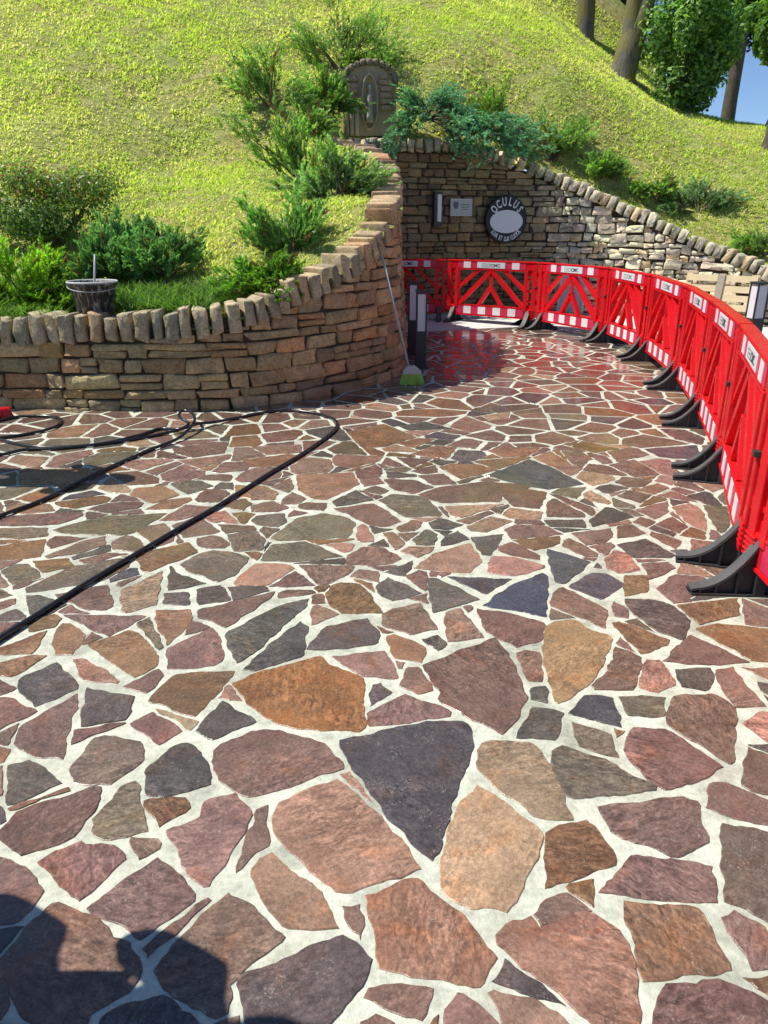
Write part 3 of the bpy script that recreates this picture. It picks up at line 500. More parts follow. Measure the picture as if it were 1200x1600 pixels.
def wall(name, label, path, palette, course, wid, cap, capw, rough, pw, tilt_k, group=None, s0=0, s1=None, rubble=None):
    s1 = s1 or path.L; x, y = path.at(s0 + .1); root = empty(name, (0, 0, 0), 0, label, 'wall', group)
    specs = []; z = -.04
    while z < path.p[:, 2].max():
        ch = rng.uniform(*course); s = s0 + rng.uniform(-.2, 0)
        while s < s1:
            wd = rng.uniform(*wid) * (1.35 if rng.random() < .15 else 1); sm = s + wd / 2; tp = float(path.top(sm)) - cap
            z0, z1 = z, z + ch
            rb = rubble(sm) if rubble else 0
            if rb: z0 += rng.uniform(-.02, .02) * rb; z1 += rng.uniform(-.03, .02) * rb; wd *= 1 - .15 * rb
            if z0 < tp - .035:
                c = palette(sm, z); c = np.array(c) * rng.uniform(.68, 1.3) * (1 + rng.uniform(-.05, .05, 3))
                if rng.random() < .18 and z1 < tp and ch > course[0] * 1.2:       # two thin ones
                    zm = (z0 + z1) / 2; specs.append((sm, z0 + .004, zm - .004, wd - .012, .2, rng.uniform(-.012, .012), c, 0, cap)); specs.append((sm, zm + .004, z1 - .004, wd - .012, .2, rng.uniform(-.012, .012), c * 1.1, 0, cap))
                else: specs.append((sm, z0 + .005, z1 - .005, wd - .010, .2, rng.uniform(-.015, .015) * (1 + rb), c, rng.uniform(-.03, .03) * (1 + 2 * rb), cap))
            s += wd
        z += ch
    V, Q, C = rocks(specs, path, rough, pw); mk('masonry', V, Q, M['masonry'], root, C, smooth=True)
    specs = []; s = s0
    while s < s1:
        wd = rng.uniform(*capw); gap = rng.uniform(.015, .05); t = float(path.top(s)); sl = (float(path.top(s + .15)) - float(path.top(s - .15))) / .3
        c = np.array(palette(s, 9)) * rng.uniform(.85, 1.25)
        specs.append((s + wd / 2, t - cap - .015, t + rng.uniform(-.02, .025), wd, .30, rng.uniform(.015, .05), c, math.atan(sl) * tilt_k + rng.uniform(-.05, .05), None)); s += wd + gap
    V, Q, C = rocks(specs, path, rough * 1.1, pw + 2); mk('coping', V, Q, M['masonry'], root, C, smooth=True)
    ss = np.arange(s0, s1 + .001, .12); px, py = path.at(ss); nx_, ny_ = path.nrm(ss); tp = path.top(ss) - .09; V = []
    for k in range(len(ss)):
        for off, zz in ((-.035, -.15), (-.035 - .06 * tp[k], tp[k] - .04), (-.30 - .06 * tp[k], tp[k] - .04), (-.34, -.15)): V.append((px[k] + nx_[k] * off, py[k] + ny_[k] * off, zz))
    Fc = [(4 * k + j, 4 * k + 4 + j, 4 * k + 4 + (j + 1) % 4, 4 * k + (j + 1) % 4) for k in range(len(ss) - 1) for j in range(4)]
    mk('core', V, Fc, M['joint'], root); return root
def palL(s, z):
    f = np.clip((s - 11.2) / 3.2, 0, 1); a = np.array((.44, .33, .16)); b = np.array((.50, .30, .145)); c = a * (1 - f) + b * f
    if z > 8: c = np.array((.42, .35, .22)) * (1 - .5 * f) + c * .5 * f
    r = rng.random(); return c * (1.15, .95, .85) if r < .2 else (c * (.7, .75, .8) if r < .35 else c)
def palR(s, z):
    f = np.clip((s - 3.5) / 1.2, 0, 1); a = np.array((.26, .195, .10)); b = np.array((.80, .71, .50)); c = a * (1 - f) + b * f  # left stones darkened for shade, the rest raised to a sunlit cream
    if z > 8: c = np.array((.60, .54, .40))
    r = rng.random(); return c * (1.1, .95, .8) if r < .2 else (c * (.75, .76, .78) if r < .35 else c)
wall('curved_stone_wall', 'low curved dry stone retaining wall on the left, rising to the corner', PL, palL, (.075, .155), (.15, .42), .22, (.080, .125), .012, 12, .6)
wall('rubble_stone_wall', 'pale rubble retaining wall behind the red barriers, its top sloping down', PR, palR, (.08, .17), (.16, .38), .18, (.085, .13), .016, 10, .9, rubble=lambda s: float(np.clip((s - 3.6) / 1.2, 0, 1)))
# pale strip along the foot of the back wall
ss = np.arange(.2, PR.L, .15); px, py = PR.at(ss); nx_, ny_ = PR.nrm(ss); V = []
for k in range(len(ss)):
    for off, z in ((-.05, .012), (2.05, .012), (2.06, .010), (2.06, -.05)): V.append((px[k] + nx_[k] * off, py[k] + ny_[k] * off, z))
o = mk('kerb_strip', V, [(4 * k + j, 4 * k + 4 + j, 4 * k + 5 + j, 4 * k + 1 + j) for k in range(len(ss) - 1) for j in range(3)], M['kerb']); tag(o, kind='structure')
# ------------------------------------------------------------ grass blades on the hill
PP = np.vstack([PL.p[::4, :2], PR.p[::4, :2]])
def pdist(X, Y):
    r = np.full(len(X), 9.0)
    for a, b in PP: np.minimum(r, np.hypot(X - a, Y - b), out=r)
    return r
def blades(n, x0, x1, y0, y1, seed, hgt=(.013, .038), pal=None, cond=None, far=1.0):
    g = np.random.default_rng(seed); X = g.uniform(x0, x1, n); Y = g.uniform(y0, y1, n)
    d = np.hypot(X, Y); keep = (g.random(n) < np.clip((9 / d) ** 1.3, 0, 1)) & ~inside(X, Y) & (np.abs(X) < Y * .60 + 1.2)
    keep &= pdist(X, Y) > .22
    if cond is not None: keep &= cond(X, Y)
    pt = np.sin(X * 1.7 + 2 * np.sin(Y * .9)) * np.cos(Y * 1.3 + X * .4) + .5 * np.sin(X * 4.1 + Y * 3.3); bare = (np.sin(X * 5.3 + 2.7 * np.sin(Y * 4.1)) * np.sin(Y * 6.7 + X * 2 + 2 * np.sin(X * 3.3)) + .45 * np.sin(X * 1.3 + 1.1 * np.sin(Y)) > .45) & (g.random(n) < .72)
    keep &= ~bare; X, Y, d, pt = X[keep], Y[keep], d[keep], pt[keep]; n = len(X); Z = hill(X, Y) - .008
    L = g.uniform(*hgt, n) * (1 + .25 * pt) * (1 + .02 * d); W = (.0034 + .0005 * d) * g.uniform(.7, 1.3, n); a = g.uniform(0, 2 * np.pi, n); lean = g.uniform(.3, 2.0, n)
    dx, dy = np.cos(a), np.sin(a); wx, wy = -dy * W, dx * W
    B = np.stack([X, Y, Z], -1); side = np.stack([wx, wy, np.zeros(n)], -1); tip = B + np.stack([dx * L * lean, dy * L * lean, L], -1); mid = B + np.stack([dx * L * lean * .3, dy * L * lean * .3, L * .6], -1)
    V = np.stack([B - side, B + side, mid + side * .7, mid - side * .7, tip], 1).reshape(-1, 3)
    k = np.arange(n)[:, None] * 5; Q = np.vstack([k + np.array([[0, 1, 2]]), k + np.array([[0, 2, 3]]), k + np.array([[3, 2, 4]])])
    c = np.array([(.32, .47, .07), (.47, .60, .11), (.60, .68, .18), (.20, .32, .055), (.78, .72, .42)]); pr = g.random(n) + pt * .13
    ci = np.digitize(pr, [.14, .38, .68, .76]); ci = np.where(g.random(n) < .24 + .30 * np.clip(np.sin(X * .9 + 2.2 + np.sin(Y * .8)) * np.cos(Y * .75 - X * .3) + .3 * np.sin(X * 3.7 - Y * 2.9), -.6, 1), 4, np.where(ci == 4, 2, ci)); C = c[ci] * g.uniform(.75, 1.25, (n, 1))
    return V, Q, np.repeat(C, 5, axis=0)
parts = [blades(1050000, -8, 11.5, 6.4, 24, 3)]
V, Q, C = parts[0]; o = mk('grass', V, Q, M['grass'], None, C); tag(o, 'short sunlit yellow-green grass with dry patches covering the hillside', 'grass', kind='stuff')

# ------------------------------------------------------------ shrubs and trees
def frame(d):
    d = d / (np.linalg.norm(d, axis=-1, keepdims=True) + 1e-9); up = np.where(np.abs(d[..., 2:3]) > .95, np.array([1., 0, 0]), np.array([0, 0, 1.]))
    a = np.cross(d, up); a /= np.linalg.norm(a, axis=-1, keepdims=True) + 1e-9; return d, a, np.cross(a, d)
def sprays(g, pos, dirs, n, ln, wd, spread, cols, tw):
    # needle triangles along a short twig that starts at pos and runs along dirs
    k = len(pos); t = g.random((k, n)); d, a, b = frame(dirs)
    org = pos[:, None] + d[:, None] * (t * tw)[..., None] + g.normal(0, tw * .10, (k, n, 3)) * (1.1 - t[..., None])
    th = g.uniform(0, 2 * np.pi, (k, n)); sp = spread * g.uniform(.4, 1.2, (k, n))
    nd = d[:, None] + a[:, None] * (np.cos(th) * sp)[..., None] + b[:, None] * (np.sin(th) * sp)[..., None]; nd, na, nb = frame(nd)
    ph = g.uniform(0, np.pi, (k, n))[..., None]; sd_ = na * np.cos(ph) + nb * np.sin(ph); L = (ln * g.uniform(.6, 1.3, (k, n)))[..., None]; W = (wd * g.uniform(.7, 1.3, (k, n)))[..., None]
    p0, p1, p2 = org - sd_ * W / 2, org + sd_ * W / 2, org + nd * L
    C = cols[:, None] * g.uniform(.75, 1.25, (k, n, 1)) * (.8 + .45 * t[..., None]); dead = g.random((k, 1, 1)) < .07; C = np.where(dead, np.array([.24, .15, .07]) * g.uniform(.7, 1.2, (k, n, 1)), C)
    return np.stack([p0, p1, p2], 2).reshape(-1, 3), np.repeat(C.reshape(-1, 3), 3, 0)
def juniper(name, label, cat, at, size, seed, nb=26, spread=(0, 360), elev=(15, 70), droop=.3, col=(.06, .11, .03), tip=(.13, .22, .05), nspr=30, nn=30, ln=.042, wd=.017, dense=.75, tw=.13, group='shrubs planted on the slope', lift=0.0, flat=1.0):
    g = np.random.default_rng(seed); root = empty(name, at, 0, label, cat, group); pos, dr, cl = [], [], []; st = MB(); col, tip = np.array(col), np.array(tip) * 1.22
    for i in range(int(nb * .62)):
        az = R(g.uniform(*spread)); el = R(g.uniform(*elev)); L = size * g.uniform(.55, 1.05); d = np.array([math.cos(az) * math.cos(el), math.sin(az) * math.cos(el) * flat, math.sin(el)])
        ts = np.linspace(0, 1, 7); bend = g.normal(0, .12, 3); P_ = np.array([d * L * t + bend * L * t * t + np.array([0, 0, -droop * L * t * t]) for t in ts]) + np.array([g.normal(0, .04), g.normal(0, .04), lift])
        if i % 2 == 0 or nb < 16: st.tube([tuple(p) for p in P_[:6]], [.016 * size + .004] * 1 + [(.013 * size) * (1 - .15 * k) for k in range(5)], 5, False)
        m = int(nspr * 1.25 * (.7 + .6 * g.random())); t = g.uniform(1 - dense, 1, m) ** .8; q = np.stack([np.interp(t, ts, P_[:, c]) for c in range(3)], -1); tg = np.stack([np.gradient(P_[:, c], ts) for c in range(3)], -1); tg = np.stack([np.interp(t, ts, tg[:, c]) for c in range(3)], -1); tg /= np.linalg.norm(tg, axis=1, keepdims=True)
        q = q + g.normal(0, .042 * size + .012, (m, 3)) * (.4 + t[:, None]); sd_ = g.normal(0, .55, (m, 3)); sd_[:, 2] = np.abs(sd_[:, 2]) * .9; dd = tg + sd_
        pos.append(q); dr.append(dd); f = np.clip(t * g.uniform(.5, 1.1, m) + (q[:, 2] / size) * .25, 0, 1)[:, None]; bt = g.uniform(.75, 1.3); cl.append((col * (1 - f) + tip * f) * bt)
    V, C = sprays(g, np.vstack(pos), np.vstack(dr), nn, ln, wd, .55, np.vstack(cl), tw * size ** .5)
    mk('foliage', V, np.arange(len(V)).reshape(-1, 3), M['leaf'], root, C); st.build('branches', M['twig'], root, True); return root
def leafy(name, label, cat, at, rad, seed, n=9000, leaf=.05, col=(.05, .10, .02), tip=(.12, .22, .05), lumps=14, group=None, trunk=None, zc=None, mat='broad', hollow=.55, sq=1.0, lump=.42, red=0):
    g = np.random.default_rng(seed); root = empty(name, at, 0, label, cat, group); rx, ry, rz = rad; zc = rz if zc is None else zc
    c = g.normal(0, 1, (lumps, 3)); c /= np.linalg.norm(c, axis=1, keepdims=True); c *= g.uniform(.35, .8, (lumps, 1)); lr = g.uniform(.6, 1.25, lumps) * lump
    k = g.integers(0, lumps, n); v = g.normal(0, 1, (n, 3)); v /= np.linalg.norm(v, axis=1, keepdims=True); rr = lr[k] * g.uniform(hollow, 1.08, n); p = (c[k] + v * rr[:, None]); hz = p[:, 2].copy(); p = p * np.array([rx, ry, rz]) + np.array([0, 0, zc])
    if at[2] > .5 and trunk is None: p = p[p[:, 2] > -.15 * rz + .0] if False else p
    m = len(p); nv = v + g.normal(0, .6, (m, 3)) + np.array([0, 0, .5]); nv, a, b = frame(nv); th = g.uniform(0, 2 * np.pi, m)[:, None]; e1 = a * np.cos(th) + b * np.sin(th); e2 = np.cross(nv, e1); L = leaf * g.uniform(.6, 1.3, (m, 1))
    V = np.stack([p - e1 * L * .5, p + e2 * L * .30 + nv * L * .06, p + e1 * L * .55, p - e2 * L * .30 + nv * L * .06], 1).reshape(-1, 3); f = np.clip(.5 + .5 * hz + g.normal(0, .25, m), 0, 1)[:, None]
    C = (np.array(col) * (1 - f) + np.array(tip) * f) * g.uniform(.75, 1.25, (m, 1)); q = np.arange(m)[:, None] * 4 + np.array([[0, 1, 2, 3]])
    if red: rm = (g.random(m) < red * (hz > 0)); C[rm] = np.array([.30, .11, .06]) * g.uniform(.6, 1.2, (int(rm.sum()), 1))
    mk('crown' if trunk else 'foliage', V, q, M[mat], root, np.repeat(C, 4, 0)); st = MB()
    if trunk: trunk(st, root)
    for i in range(min(lumps, 12)):
        e = c[i] * np.array([rx, ry, rz]) * .9 + np.array([0, 0, zc]); b0 = np.array([0, 0, zc - rz * .7 if trunk else 0]); mid = (b0 + e) / 2 + g.normal(0, .06, 3) * rx
        st.tube([tuple(b0), tuple(mid), tuple(e)], [.035 * rx + .006, .022 * rx + .004, .004], 5, False)
    st.build('branches' if not trunk else 'limbs', M['twig'] if not trunk else M['bark'], root, True); return root
def at(px, py, dz=-.03): x, y, z = hit(px, py); return (x, y, z + dz)
BG = dict(col=(.06, .12, .03), tip=(.27, .43, .11))
juniper('juniper', 'spiky spreading juniper left of the stone niche', 'shrub', at(425, 165), 1.05, 11, 26, elev=(5, 75), **BG, dense=.72, nspr=26)
juniper('juniper', 'tall upright juniper behind the niche, at the top middle of the slope', 'shrub', at(533, 112), 1.7, 12, 30, spread=(-10, 190), elev=(25, 80), flat=.6, **BG, nspr=30, nn=26)
juniper('juniper', 'small rounded bright juniper just left of the niche', 'shrub', at(512, 172), .62, 13, 36, elev=(10, 85), col=(.06, .12, .03), tip=(.24, .42, .10))
juniper('juniper', 'thin dark juniper with long bare upright arms', 'shrub', at(476, 292), .95, 14, 13, spread=(95, 200), elev=(35, 75), flat=.5, **BG, nspr=26, dense=.75, droop=.05)
juniper('juniper', 'large sunlit juniper reaching over the top of the curved wall', 'shrub', at(528, 308), .78, 15, 34, spread=(0, 175), elev=(15, 70), flat=.7, col=(.06, .115, .045), tip=(.34, .52, .18), nspr=34, droop=.25, dense=.6)
juniper('juniper', 'feathery low juniper in the middle of the slope above the bright green clump', 'shrub', at(455, 398), .62, 16, 26, spread=(0, 180), elev=(15, 60), flat=.7, col=(.06, .12, .035), tip=(.24, .42, .11), droop=.1)
juniper('dwarf_conifer', 'bright green tuft on the slope just behind the wall coping', 'shrub', at(418, 452), .46, 17, 26, elev=(10, 75), col=(.07, .17, .02), tip=(.19, .36, .045), nspr=30)
juniper('juniper', 'rounded bluish green bush right of the bucket', 'shrub', at(262, 448), .50, 18, 40, elev=(15, 85), col=(.035, .085, .035), tip=(.20, .38, .14), nspr=34, ln=.03, droop=.05, dense=.45, lift=.12)
juniper('juniper', 'dark dense juniper directly behind the bucket', 'shrub', at(178, 452), .56, 19, 44, elev=(15, 85), col=(.03, .07, .03), tip=(.16, .31, .11), nspr=34, droop=.1, lift=.1)
juniper('dwarf_conifer', 'wide vivid yellow-green conifer at the left edge above the wall', 'shrub', at(40, 478), .74, 20, 52, elev=(5, 60), col=(.05, .12, .012), tip=(.27, .44, .04), nspr=40, droop=.3, dense=.6)
juniper('dwarf_conifer', 'dark green conifer between the vivid one and the bucket', 'shrub', at(105, 478), .42, 21, 30, elev=(5, 60), col=(.04, .09, .015), tip=(.2, .38, .05), nspr=30)
leafy('berberis_bush', 'dark green bush with reddish brown tips at the left edge', 'shrub', at(82, 385), (.85, .50, .46), 22, 11000, .038, (.07, .15, .04), (.26, .38, .12), 16, 'shrubs planted on the slope', red=.16)
BL = dict(col=(.04, .115, .065), tip=(.20, .42, .27))
juniper('blue_juniper', 'blue-green juniper hanging over the shaded wall right of the niche', 'shrub', (.78, 14.1, 3.2), 1.15, 23, 50, spread=(-170, 60), elev=(-5, 60), droop=.55, **BL, nspr=36, dense=.7)
juniper('blue_juniper', 'blue-green juniper draping down to the right above the round sign', 'shrub', (1.65, 14.4, 3.1), 1.1, 24, 40, spread=(-150, 20), elev=(-5, 40), droop=.6, **BL, nspr=32, dense=.7)
juniper('juniper', 'loose green juniper on the grass above the round sign', 'shrub', at(775, 205), .8, 25, 22, elev=(15, 70), **BG)
juniper('juniper', 'slanting juniper on the slope above the start of the sunny wall', 'shrub', at(862, 252), 1.15, 26, 34, spread=(-40, 170), elev=(25, 75), flat=.7, **BG, nspr=32)
juniper('juniper', 'small dark juniper just behind the sloping coping', 'shrub', at(938, 278), .55, 27, 26, elev=(10, 70), **BG)
juniper('juniper', 'low flat juniper halfway down the sloping coping', 'shrub', at(1012, 300), .6, 28, 24, elev=(5, 35), **BG, group='shrubs planted on the slope')
juniper('juniper', 'grey-green feathery juniper right of centre on the right slope', 'shrub', at(1090, 332), 1.0, 29, 32, spread=(-20, 200), elev=(10, 60), flat=.8, col=(.05, .10, .04), tip=(.22, .35, .16))
juniper('juniper', 'dark juniper at the right edge of the slope above the pallet', 'shrub', at(1198, 398), .75, 30, 34, elev=(10, 70), **BG)
juniper('juniper', 'juniper tufts growing over the top of the stone niche', 'shrub', (-.28, 14.75, 4.0), .62, 35, 22, spread=(-180, 0), elev=(0, 70), **BG)
juniper('juniper', 'low bright juniper fronds at the foot of the niche', 'shrub', (-1.35, 12.4, 2.85), .62, 36, 22, spread=(-60, 120), elev=(10, 45), flat=.7, **BG)
# tall grass between bucket and coping
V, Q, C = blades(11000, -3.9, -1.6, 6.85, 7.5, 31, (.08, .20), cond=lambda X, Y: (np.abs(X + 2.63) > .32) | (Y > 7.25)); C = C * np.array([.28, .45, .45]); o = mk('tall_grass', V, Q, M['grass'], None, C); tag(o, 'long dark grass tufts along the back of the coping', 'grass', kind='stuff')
# trees
def trunk_mb(pts, rads, mat, root, name='trunk'):
    p = spline([(*a, r) for a, r in zip(pts, rads)], .25); m = MB(); m.tube([tuple(q[:3]) for q in p], list(p[:, 3] * (1 + .07 * np.sin(np.arange(len(p)) * 2.1))), 14, False); return m.build(name, M[mat], root, True)
def tree(name, label, at_, h, r, seed, trunks, mat, n, leaf, col, tip, lean=(0, 0), rz=None, group='trees on the hilltop', lumps=18, lump=.36):
    def tr(st, root):
        for pts, rads in trunks: trunk_mb(pts, rads, mat, root)
    t = leafy(name, label, 'tree', at_, (r, r, rz or r * .8), seed, n, leaf, col, tip, lumps, group, tr, h, lump=lump)
    for c in [x for x in S.objects if x.parent == t and x.name.startswith(('crown', 'limbs'))]: c.location = (lean[0], lean[1], 0)
    return t
a = at(973, 120, -.3)
tree('mossy_tree', 'thick forked trunk with brown moss, beside the leafy bush', a, 7.2, 2.6, 41, [([(-.05, 0, -.1), (-.02, 0, .3), (.12, 0, 1.0), (.15, 0, 1.2)], [.46, .33, .27, .24]), ([(.10, 0, .95), (.10, .05, 1.8), (.22, .1, 3.2), (.3, .1, 6)], [.22, .18, .16, .09]), ([(.14, -.02, .95), (.36, 0, 1.7), (.58, 0, 3.0), (1.0, .1, 6)], [.24, .19, .17, .09])], 'mossbark', 9000, .16, (.04, .09, .02), (.12, .22, .05), (2.3, 1.4))
a = at(914, 52, -.45)
tree('mossy_tree', 'thinner mossy trunk at the top edge, left of the forked tree', a, 6.5, 2.2, 42, [([(.05, 0, -.1), (.0, 0, .3), (-.02, 0, 1.0), (-.15, .1, 6)], [.40, .27, .22, .12])], 'mossbark', 7000, .16, (.04, .09, .02), (.12, .22, .05), (.4, 2.9))
leafy('leafy_bush', 'large glossy broad-leaved bush right of the forked tree trunk', 'bush', (lambda q: (q[0] + .10, q[1] + .1, q[2] - .3))(at(1060, 168)), (1.08, .9, 1.75), 43, 15000, .115, (.06, .15, .04), (.36, .58, .15), 26, 'trees on the hilltop', None, 1.6, lump=.34)
leafy('leafy_bush', 'small dark shadowed shrub at the foot of the broad-leaved bush', 'bush', at(1108, 172, -.1), (.45, .4, .35), 44, 3000, .08, (.02, .045, .015), (.06, .11, .03), 10, 'trees on the hilltop')
tree('pine_tree', 'straight dark pine trunk behind the broad-leaved bush', (9.5, 23.0, 2.7), 5.4, 1.5, 45, [([(0, 0, -1), (.0, 0, 2), (.15, 0, 7)], [.22, .19, .12])], 'bark', 14000, .13, (.018, .04, .018), (.05, .09, .035), (0, .3), 2.3, lumps=22)
tree('pine_tree', 'leaning dark pine trunk against the blue sky at the right', (11.5, 25.5, 2.0), 4.6, 1.35, 46, [([(-.5, 0, -1), (0, 0, 1.2), (.5, 0, 2.6), (1.4, 0, 6)], [.24, .19, .16, .1])], 'bark', 8000, .13, (.018, .04, .018), (.05, .09, .035), (1.2, .2), 1.6, lumps=18, lump=.3)
a = at(1200, 232, -.1)
tree('broadleaf_tree', 'pale rough trunk cut by the right edge of the slope', (a[0] + .12, a[1], a[2]), 2.25, .8, 47, [([(0, 0, -.2), (.02, 0, .3), (.05, 0, .9), (.3, .1, 3.2)], [.30, .24, .2, .12])], 'bark', 6500, .13, (.07, .15, .03), (.18, .34, .06), (-.05, .3), .75)
for k, (x, y, z, r) in enumerate([(14.2, 31, -1, 2.6), (19.5, 38, -2, 3.5), (7.6, 29, 6.2, 2.2), (8.9, 24.5, 3.2, 1.3)]):
    tree('distant_tree', ['dark far tree low between the pine trunks', 'dark far tree beyond the right edge', 'dark tree behind the hilltop above the forked trunk', 'dark bushy tree filling the gap behind the broad-leaved bush'][k], (x, y, z), 2.6 + r * .4, r, 50 + k, [([(0, 0, -1), (0, 0, 3)], [.25, .15])], 'bark', 6000, .24, (.02, .05, .02), (.06, .11, .035))
# ------------------------------------------------------------ stone niche above the corner
def niche():
    x0, y0 = -.24, 14.05; root = empty('stone_niche', (x0, y0, 2.95), 0, 'arched stone niche with an upright oval relief above the dark wall', 'shrine'); W, Hh = .50, 1.22
    def arch(w, h, n=12): return [(-w, 0), (w, 0)] + [(w * math.cos(a), h - w * .62 + w * .62 * math.sin(a)) for a in np.linspace(0, math.pi, n)]
    m = MB(); m.prism(arch(W - .02, Hh - .03), .03, .45); m.build('core', simple('tan_render', (.36, .29, .18), .9, .3, 8, .5), root)
    V, Q, C = [], [], []; z = 0.0; U = np.sign(TV) * np.abs(TV) ** .8; U = U / ((np.abs(U) ** 7).sum(1) ** (1 / 7))[:, None]
    def blk(x, z, w, h, d, c, ro=.008):
        v = U * np.array([w / 2, d / 2, h / 2]) + rng.uniform(-ro, ro, U.shape) + np.array([x, d / 2 - .02, z]); Q.append(TQ + len(V) * len(TV)); V.append(v); C.append(np.tile(np.array(c) * rng.uniform(.8, 1.2), (len(TV), 1)))
    for xx in (-.42, -.33, -.24): blk(xx, .24, .085, .50, .16, (.44, .38, .26))
    for z in (.53, .62, .72): blk(-.35 + rng.uniform(-.02, .02), z, .27, .085, .2, (.42, .27, .16))
    for z in np.arange(.45, .95, .1): blk(.30 + rng.uniform(-.02, .02), z, rng.uniform(.2, .3), .09, .2, (.36, .25, .15))
    for a in np.linspace(.1, math.pi - .1, 13): blk((W - .03) * math.cos(a), Hh - W * .62 - .05 + (W * .62) * math.sin(a), .10, .11, .35, (.24, .20, .13), .018)
    for z in (.80, .90): blk(-.30, z, .2, .09, .2, (.38, .27, .17)); 
    for z in (.94,): blk(.26, z, .16, .09, .2, (.34, .25, .16))
    root.scale = (.93, 1, .93); mk('masonry', np.vstack(V), np.vstack(Q), M['masonry'], root, np.vstack(C), smooth=True)
    m = MB(); n = 28; pr = [(math.cos(2 * math.pi * k / n), math.sin(2 * math.pi * k / n)) for k in range(n)]; V = []
    for rx, rz, y in ((.16, .46, .03), (.16, .46, -.02), (.145, .44, -.035), (.130, .42, -.025), (.125, .415, .025)): V += [(rx * c, y, .54 + rz * s) for c, s in pr]
    m.add(V, [(j * n + k, j * n + (k + 1) % n, (j + 1) * n + (k + 1) % n, (j + 1) * n + k) for j in range(4) for k in range(n)] + [tuple(4 * n + k for k in range(n))])
    m.build('oval_frame', simple('worn_sandstone', (.42, .35, .23), .85, .3, 10, .5), root, True)
    m = MB(); m.lathe([(.0, .0), (.085, .0), (.07, .12), (.05, .3), (.065, .42), (.03, .49), (.025, .51), (.042, .55), (.04, .6), (.0, .635)], 12, (0, .0, .2)); m.build('relief_figure', simple('weathered_relief', (.36, .34, .27), .8, .3, 14, .4), root, True)
niche()
# ------------------------------------------------------------ things on the back wall
def onwall(px, py, off=.06):
    u, f, z = ray(px, py); best = None
    for s in np.arange(.5, PR.L, .01):
        x, y = PR.at(s); e = abs(u / f - x / y)
        if best is None or e < best[0]: best = (e, s)
    s = best[1]; x, y = PR.at(s); nx_, ny_ = PR.nrm(s); zz = CAM_H + z / f * y; off = off - .06 * zz
    return (float(x + nx_ * off), float(y + ny_ * off), float(zz)), math.atan2(float(nx_), float(-ny_))
def text_mesh(txt, size, ext=.002, font_scale=1.0):
    cu = bpy.data.curves.new('t', 'FONT'); cu.body = txt; cu.size = size; cu.extrude = ext; cu.align_x = 'CENTER'; cu.resolution_u = 3; cu.offset = size * .028
    ob = bpy.data.objects.new('t', cu); S.collection.objects.link(ob); dg = bpy.context.evaluated_depsgraph_get(); me = bpy.data.meshes.new_from_object(ob.evaluated_get(dg))
    V = np.array([tuple(v.co) for v in me.vertices]); Fc = [tuple(p.vertices) for p in me.polygons]; bpy.data.objects.remove(ob); return V, Fc
def text_on(mb, txt, size, place):       # place(index, width-fraction) handled by caller through a matrix
    V, Fc = text_mesh(txt, size); return mb.add([place(v) for v in V], Fc)
loc, rz = onwall(790, 343, .10)
root = empty('round_sign', loc, rz, 'round dark sign reading OCULUS around a white ellipse, on the back wall', 'sign')
m = MB(); n = 48; V = [(r * math.cos(2 * math.pi * k / n), y, r * math.sin(2 * math.pi * k / n)) for r, y in ((.40, .05), (.41, .0), (.405, -.022), (.39, -.028), (.0, -.028)) for k in range(n)]
m.add(V, [(j * n + k, j * n + (k + 1) % n, (j + 1) * n + (k + 1) % n, (j + 1) * n + k) for j in range(4) for k in range(n)]); m.build('disc', M['navy'], root)
m = MB(); V = [(a * math.cos(2 * math.pi * k / n), y, -.035 + b * math.sin(2 * math.pi * k / n)) for a, b, y in ((.325, .195, -.026), (.325, .195, -.033)) for k in range(n)]
m.add(V, [(k, (k + 1) % n, n + (k + 1) % n, n + k) for k in range(n)] + [tuple(n + k for k in range(n))]); m.build('ellipse_panel', M['signwhite'], root)
def arc_text(txt, rad, size, step, top=True, cz=0, stretch=1.0, squash=1.0):
    mb = MB(); n = len(txt)
    for i, ch in enumerate(txt):
        if ch == ' ': continue
        V, Fc = text_mesh(ch, size); a = (i - (n - 1) / 2) * step
        out = []
        for v in V:
            lx, lz = v[0] * squash, v[1] * stretch
            if top: th = math.pi / 2 - a; X = rad * math.cos(th) + lx * math.sin(th) + lz * math.cos(th); Z = rad * math.sin(th) - lx * math.cos(th) + lz * math.sin(th)
            else: th = -math.pi / 2 + a; X = rad * math.cos(th) - lx * math.sin(th) - lz * math.cos(th); Z = rad * math.sin(th) + lx * math.cos(th) - lz * math.sin(th)
            out.append((X, -.031 - v[2], Z + cz))
        mb.add(out, Fc)
    return mb
arc_text('OCULUS', .245, .185, .38, True, -.01, 1.05, .66).build('lettering', M['signwhite'], root)
arc_text('LUNA ET LUX CUSTOS', .365, .105, .108, False, 0, 1.05, .62).build('motto', M['signwhite'], root)
loc, rz = onwall(722, 324, .07); root = empty('metal_plaque', loc, rz, 'small grey rectangular plaque with a shield, left of the round sign', 'plaque')
MB().box((0, -.005, 0), (.41, .02, .28), bev=.005).build('plate', M['plaque'], root)
m = MB(); m.box((0, -.018, .134), (.41, .008, .012)).box((0, -.018, -.134), (.41, .008, .012)).box((-.199, -.018, 0), (.012, .008, .256)).box((.199, -.018, 0), (.012, .008, .256)); m.build('rim', simple('plate_rim', (.55, .58, .56), .35, .1), root)
dk = simple('engraving', (.10, .11, .12), .5, .1)
m = MB(); m.prism([(-.15, .09), (-.06, .09), (-.06, .02), (-.075, -.01), (-.105, -.035), (-.135, -.01), (-.15, .02)], -.019, -.014); m.build('shield', dk, root)
m = MB()
for k, (z, w_) in enumerate(((.045, .17), (.005, .15), (-.03, .12))): m.box((.07, -.0165, z), (w_, .004, .012))
m.build('inscription', dk, root)
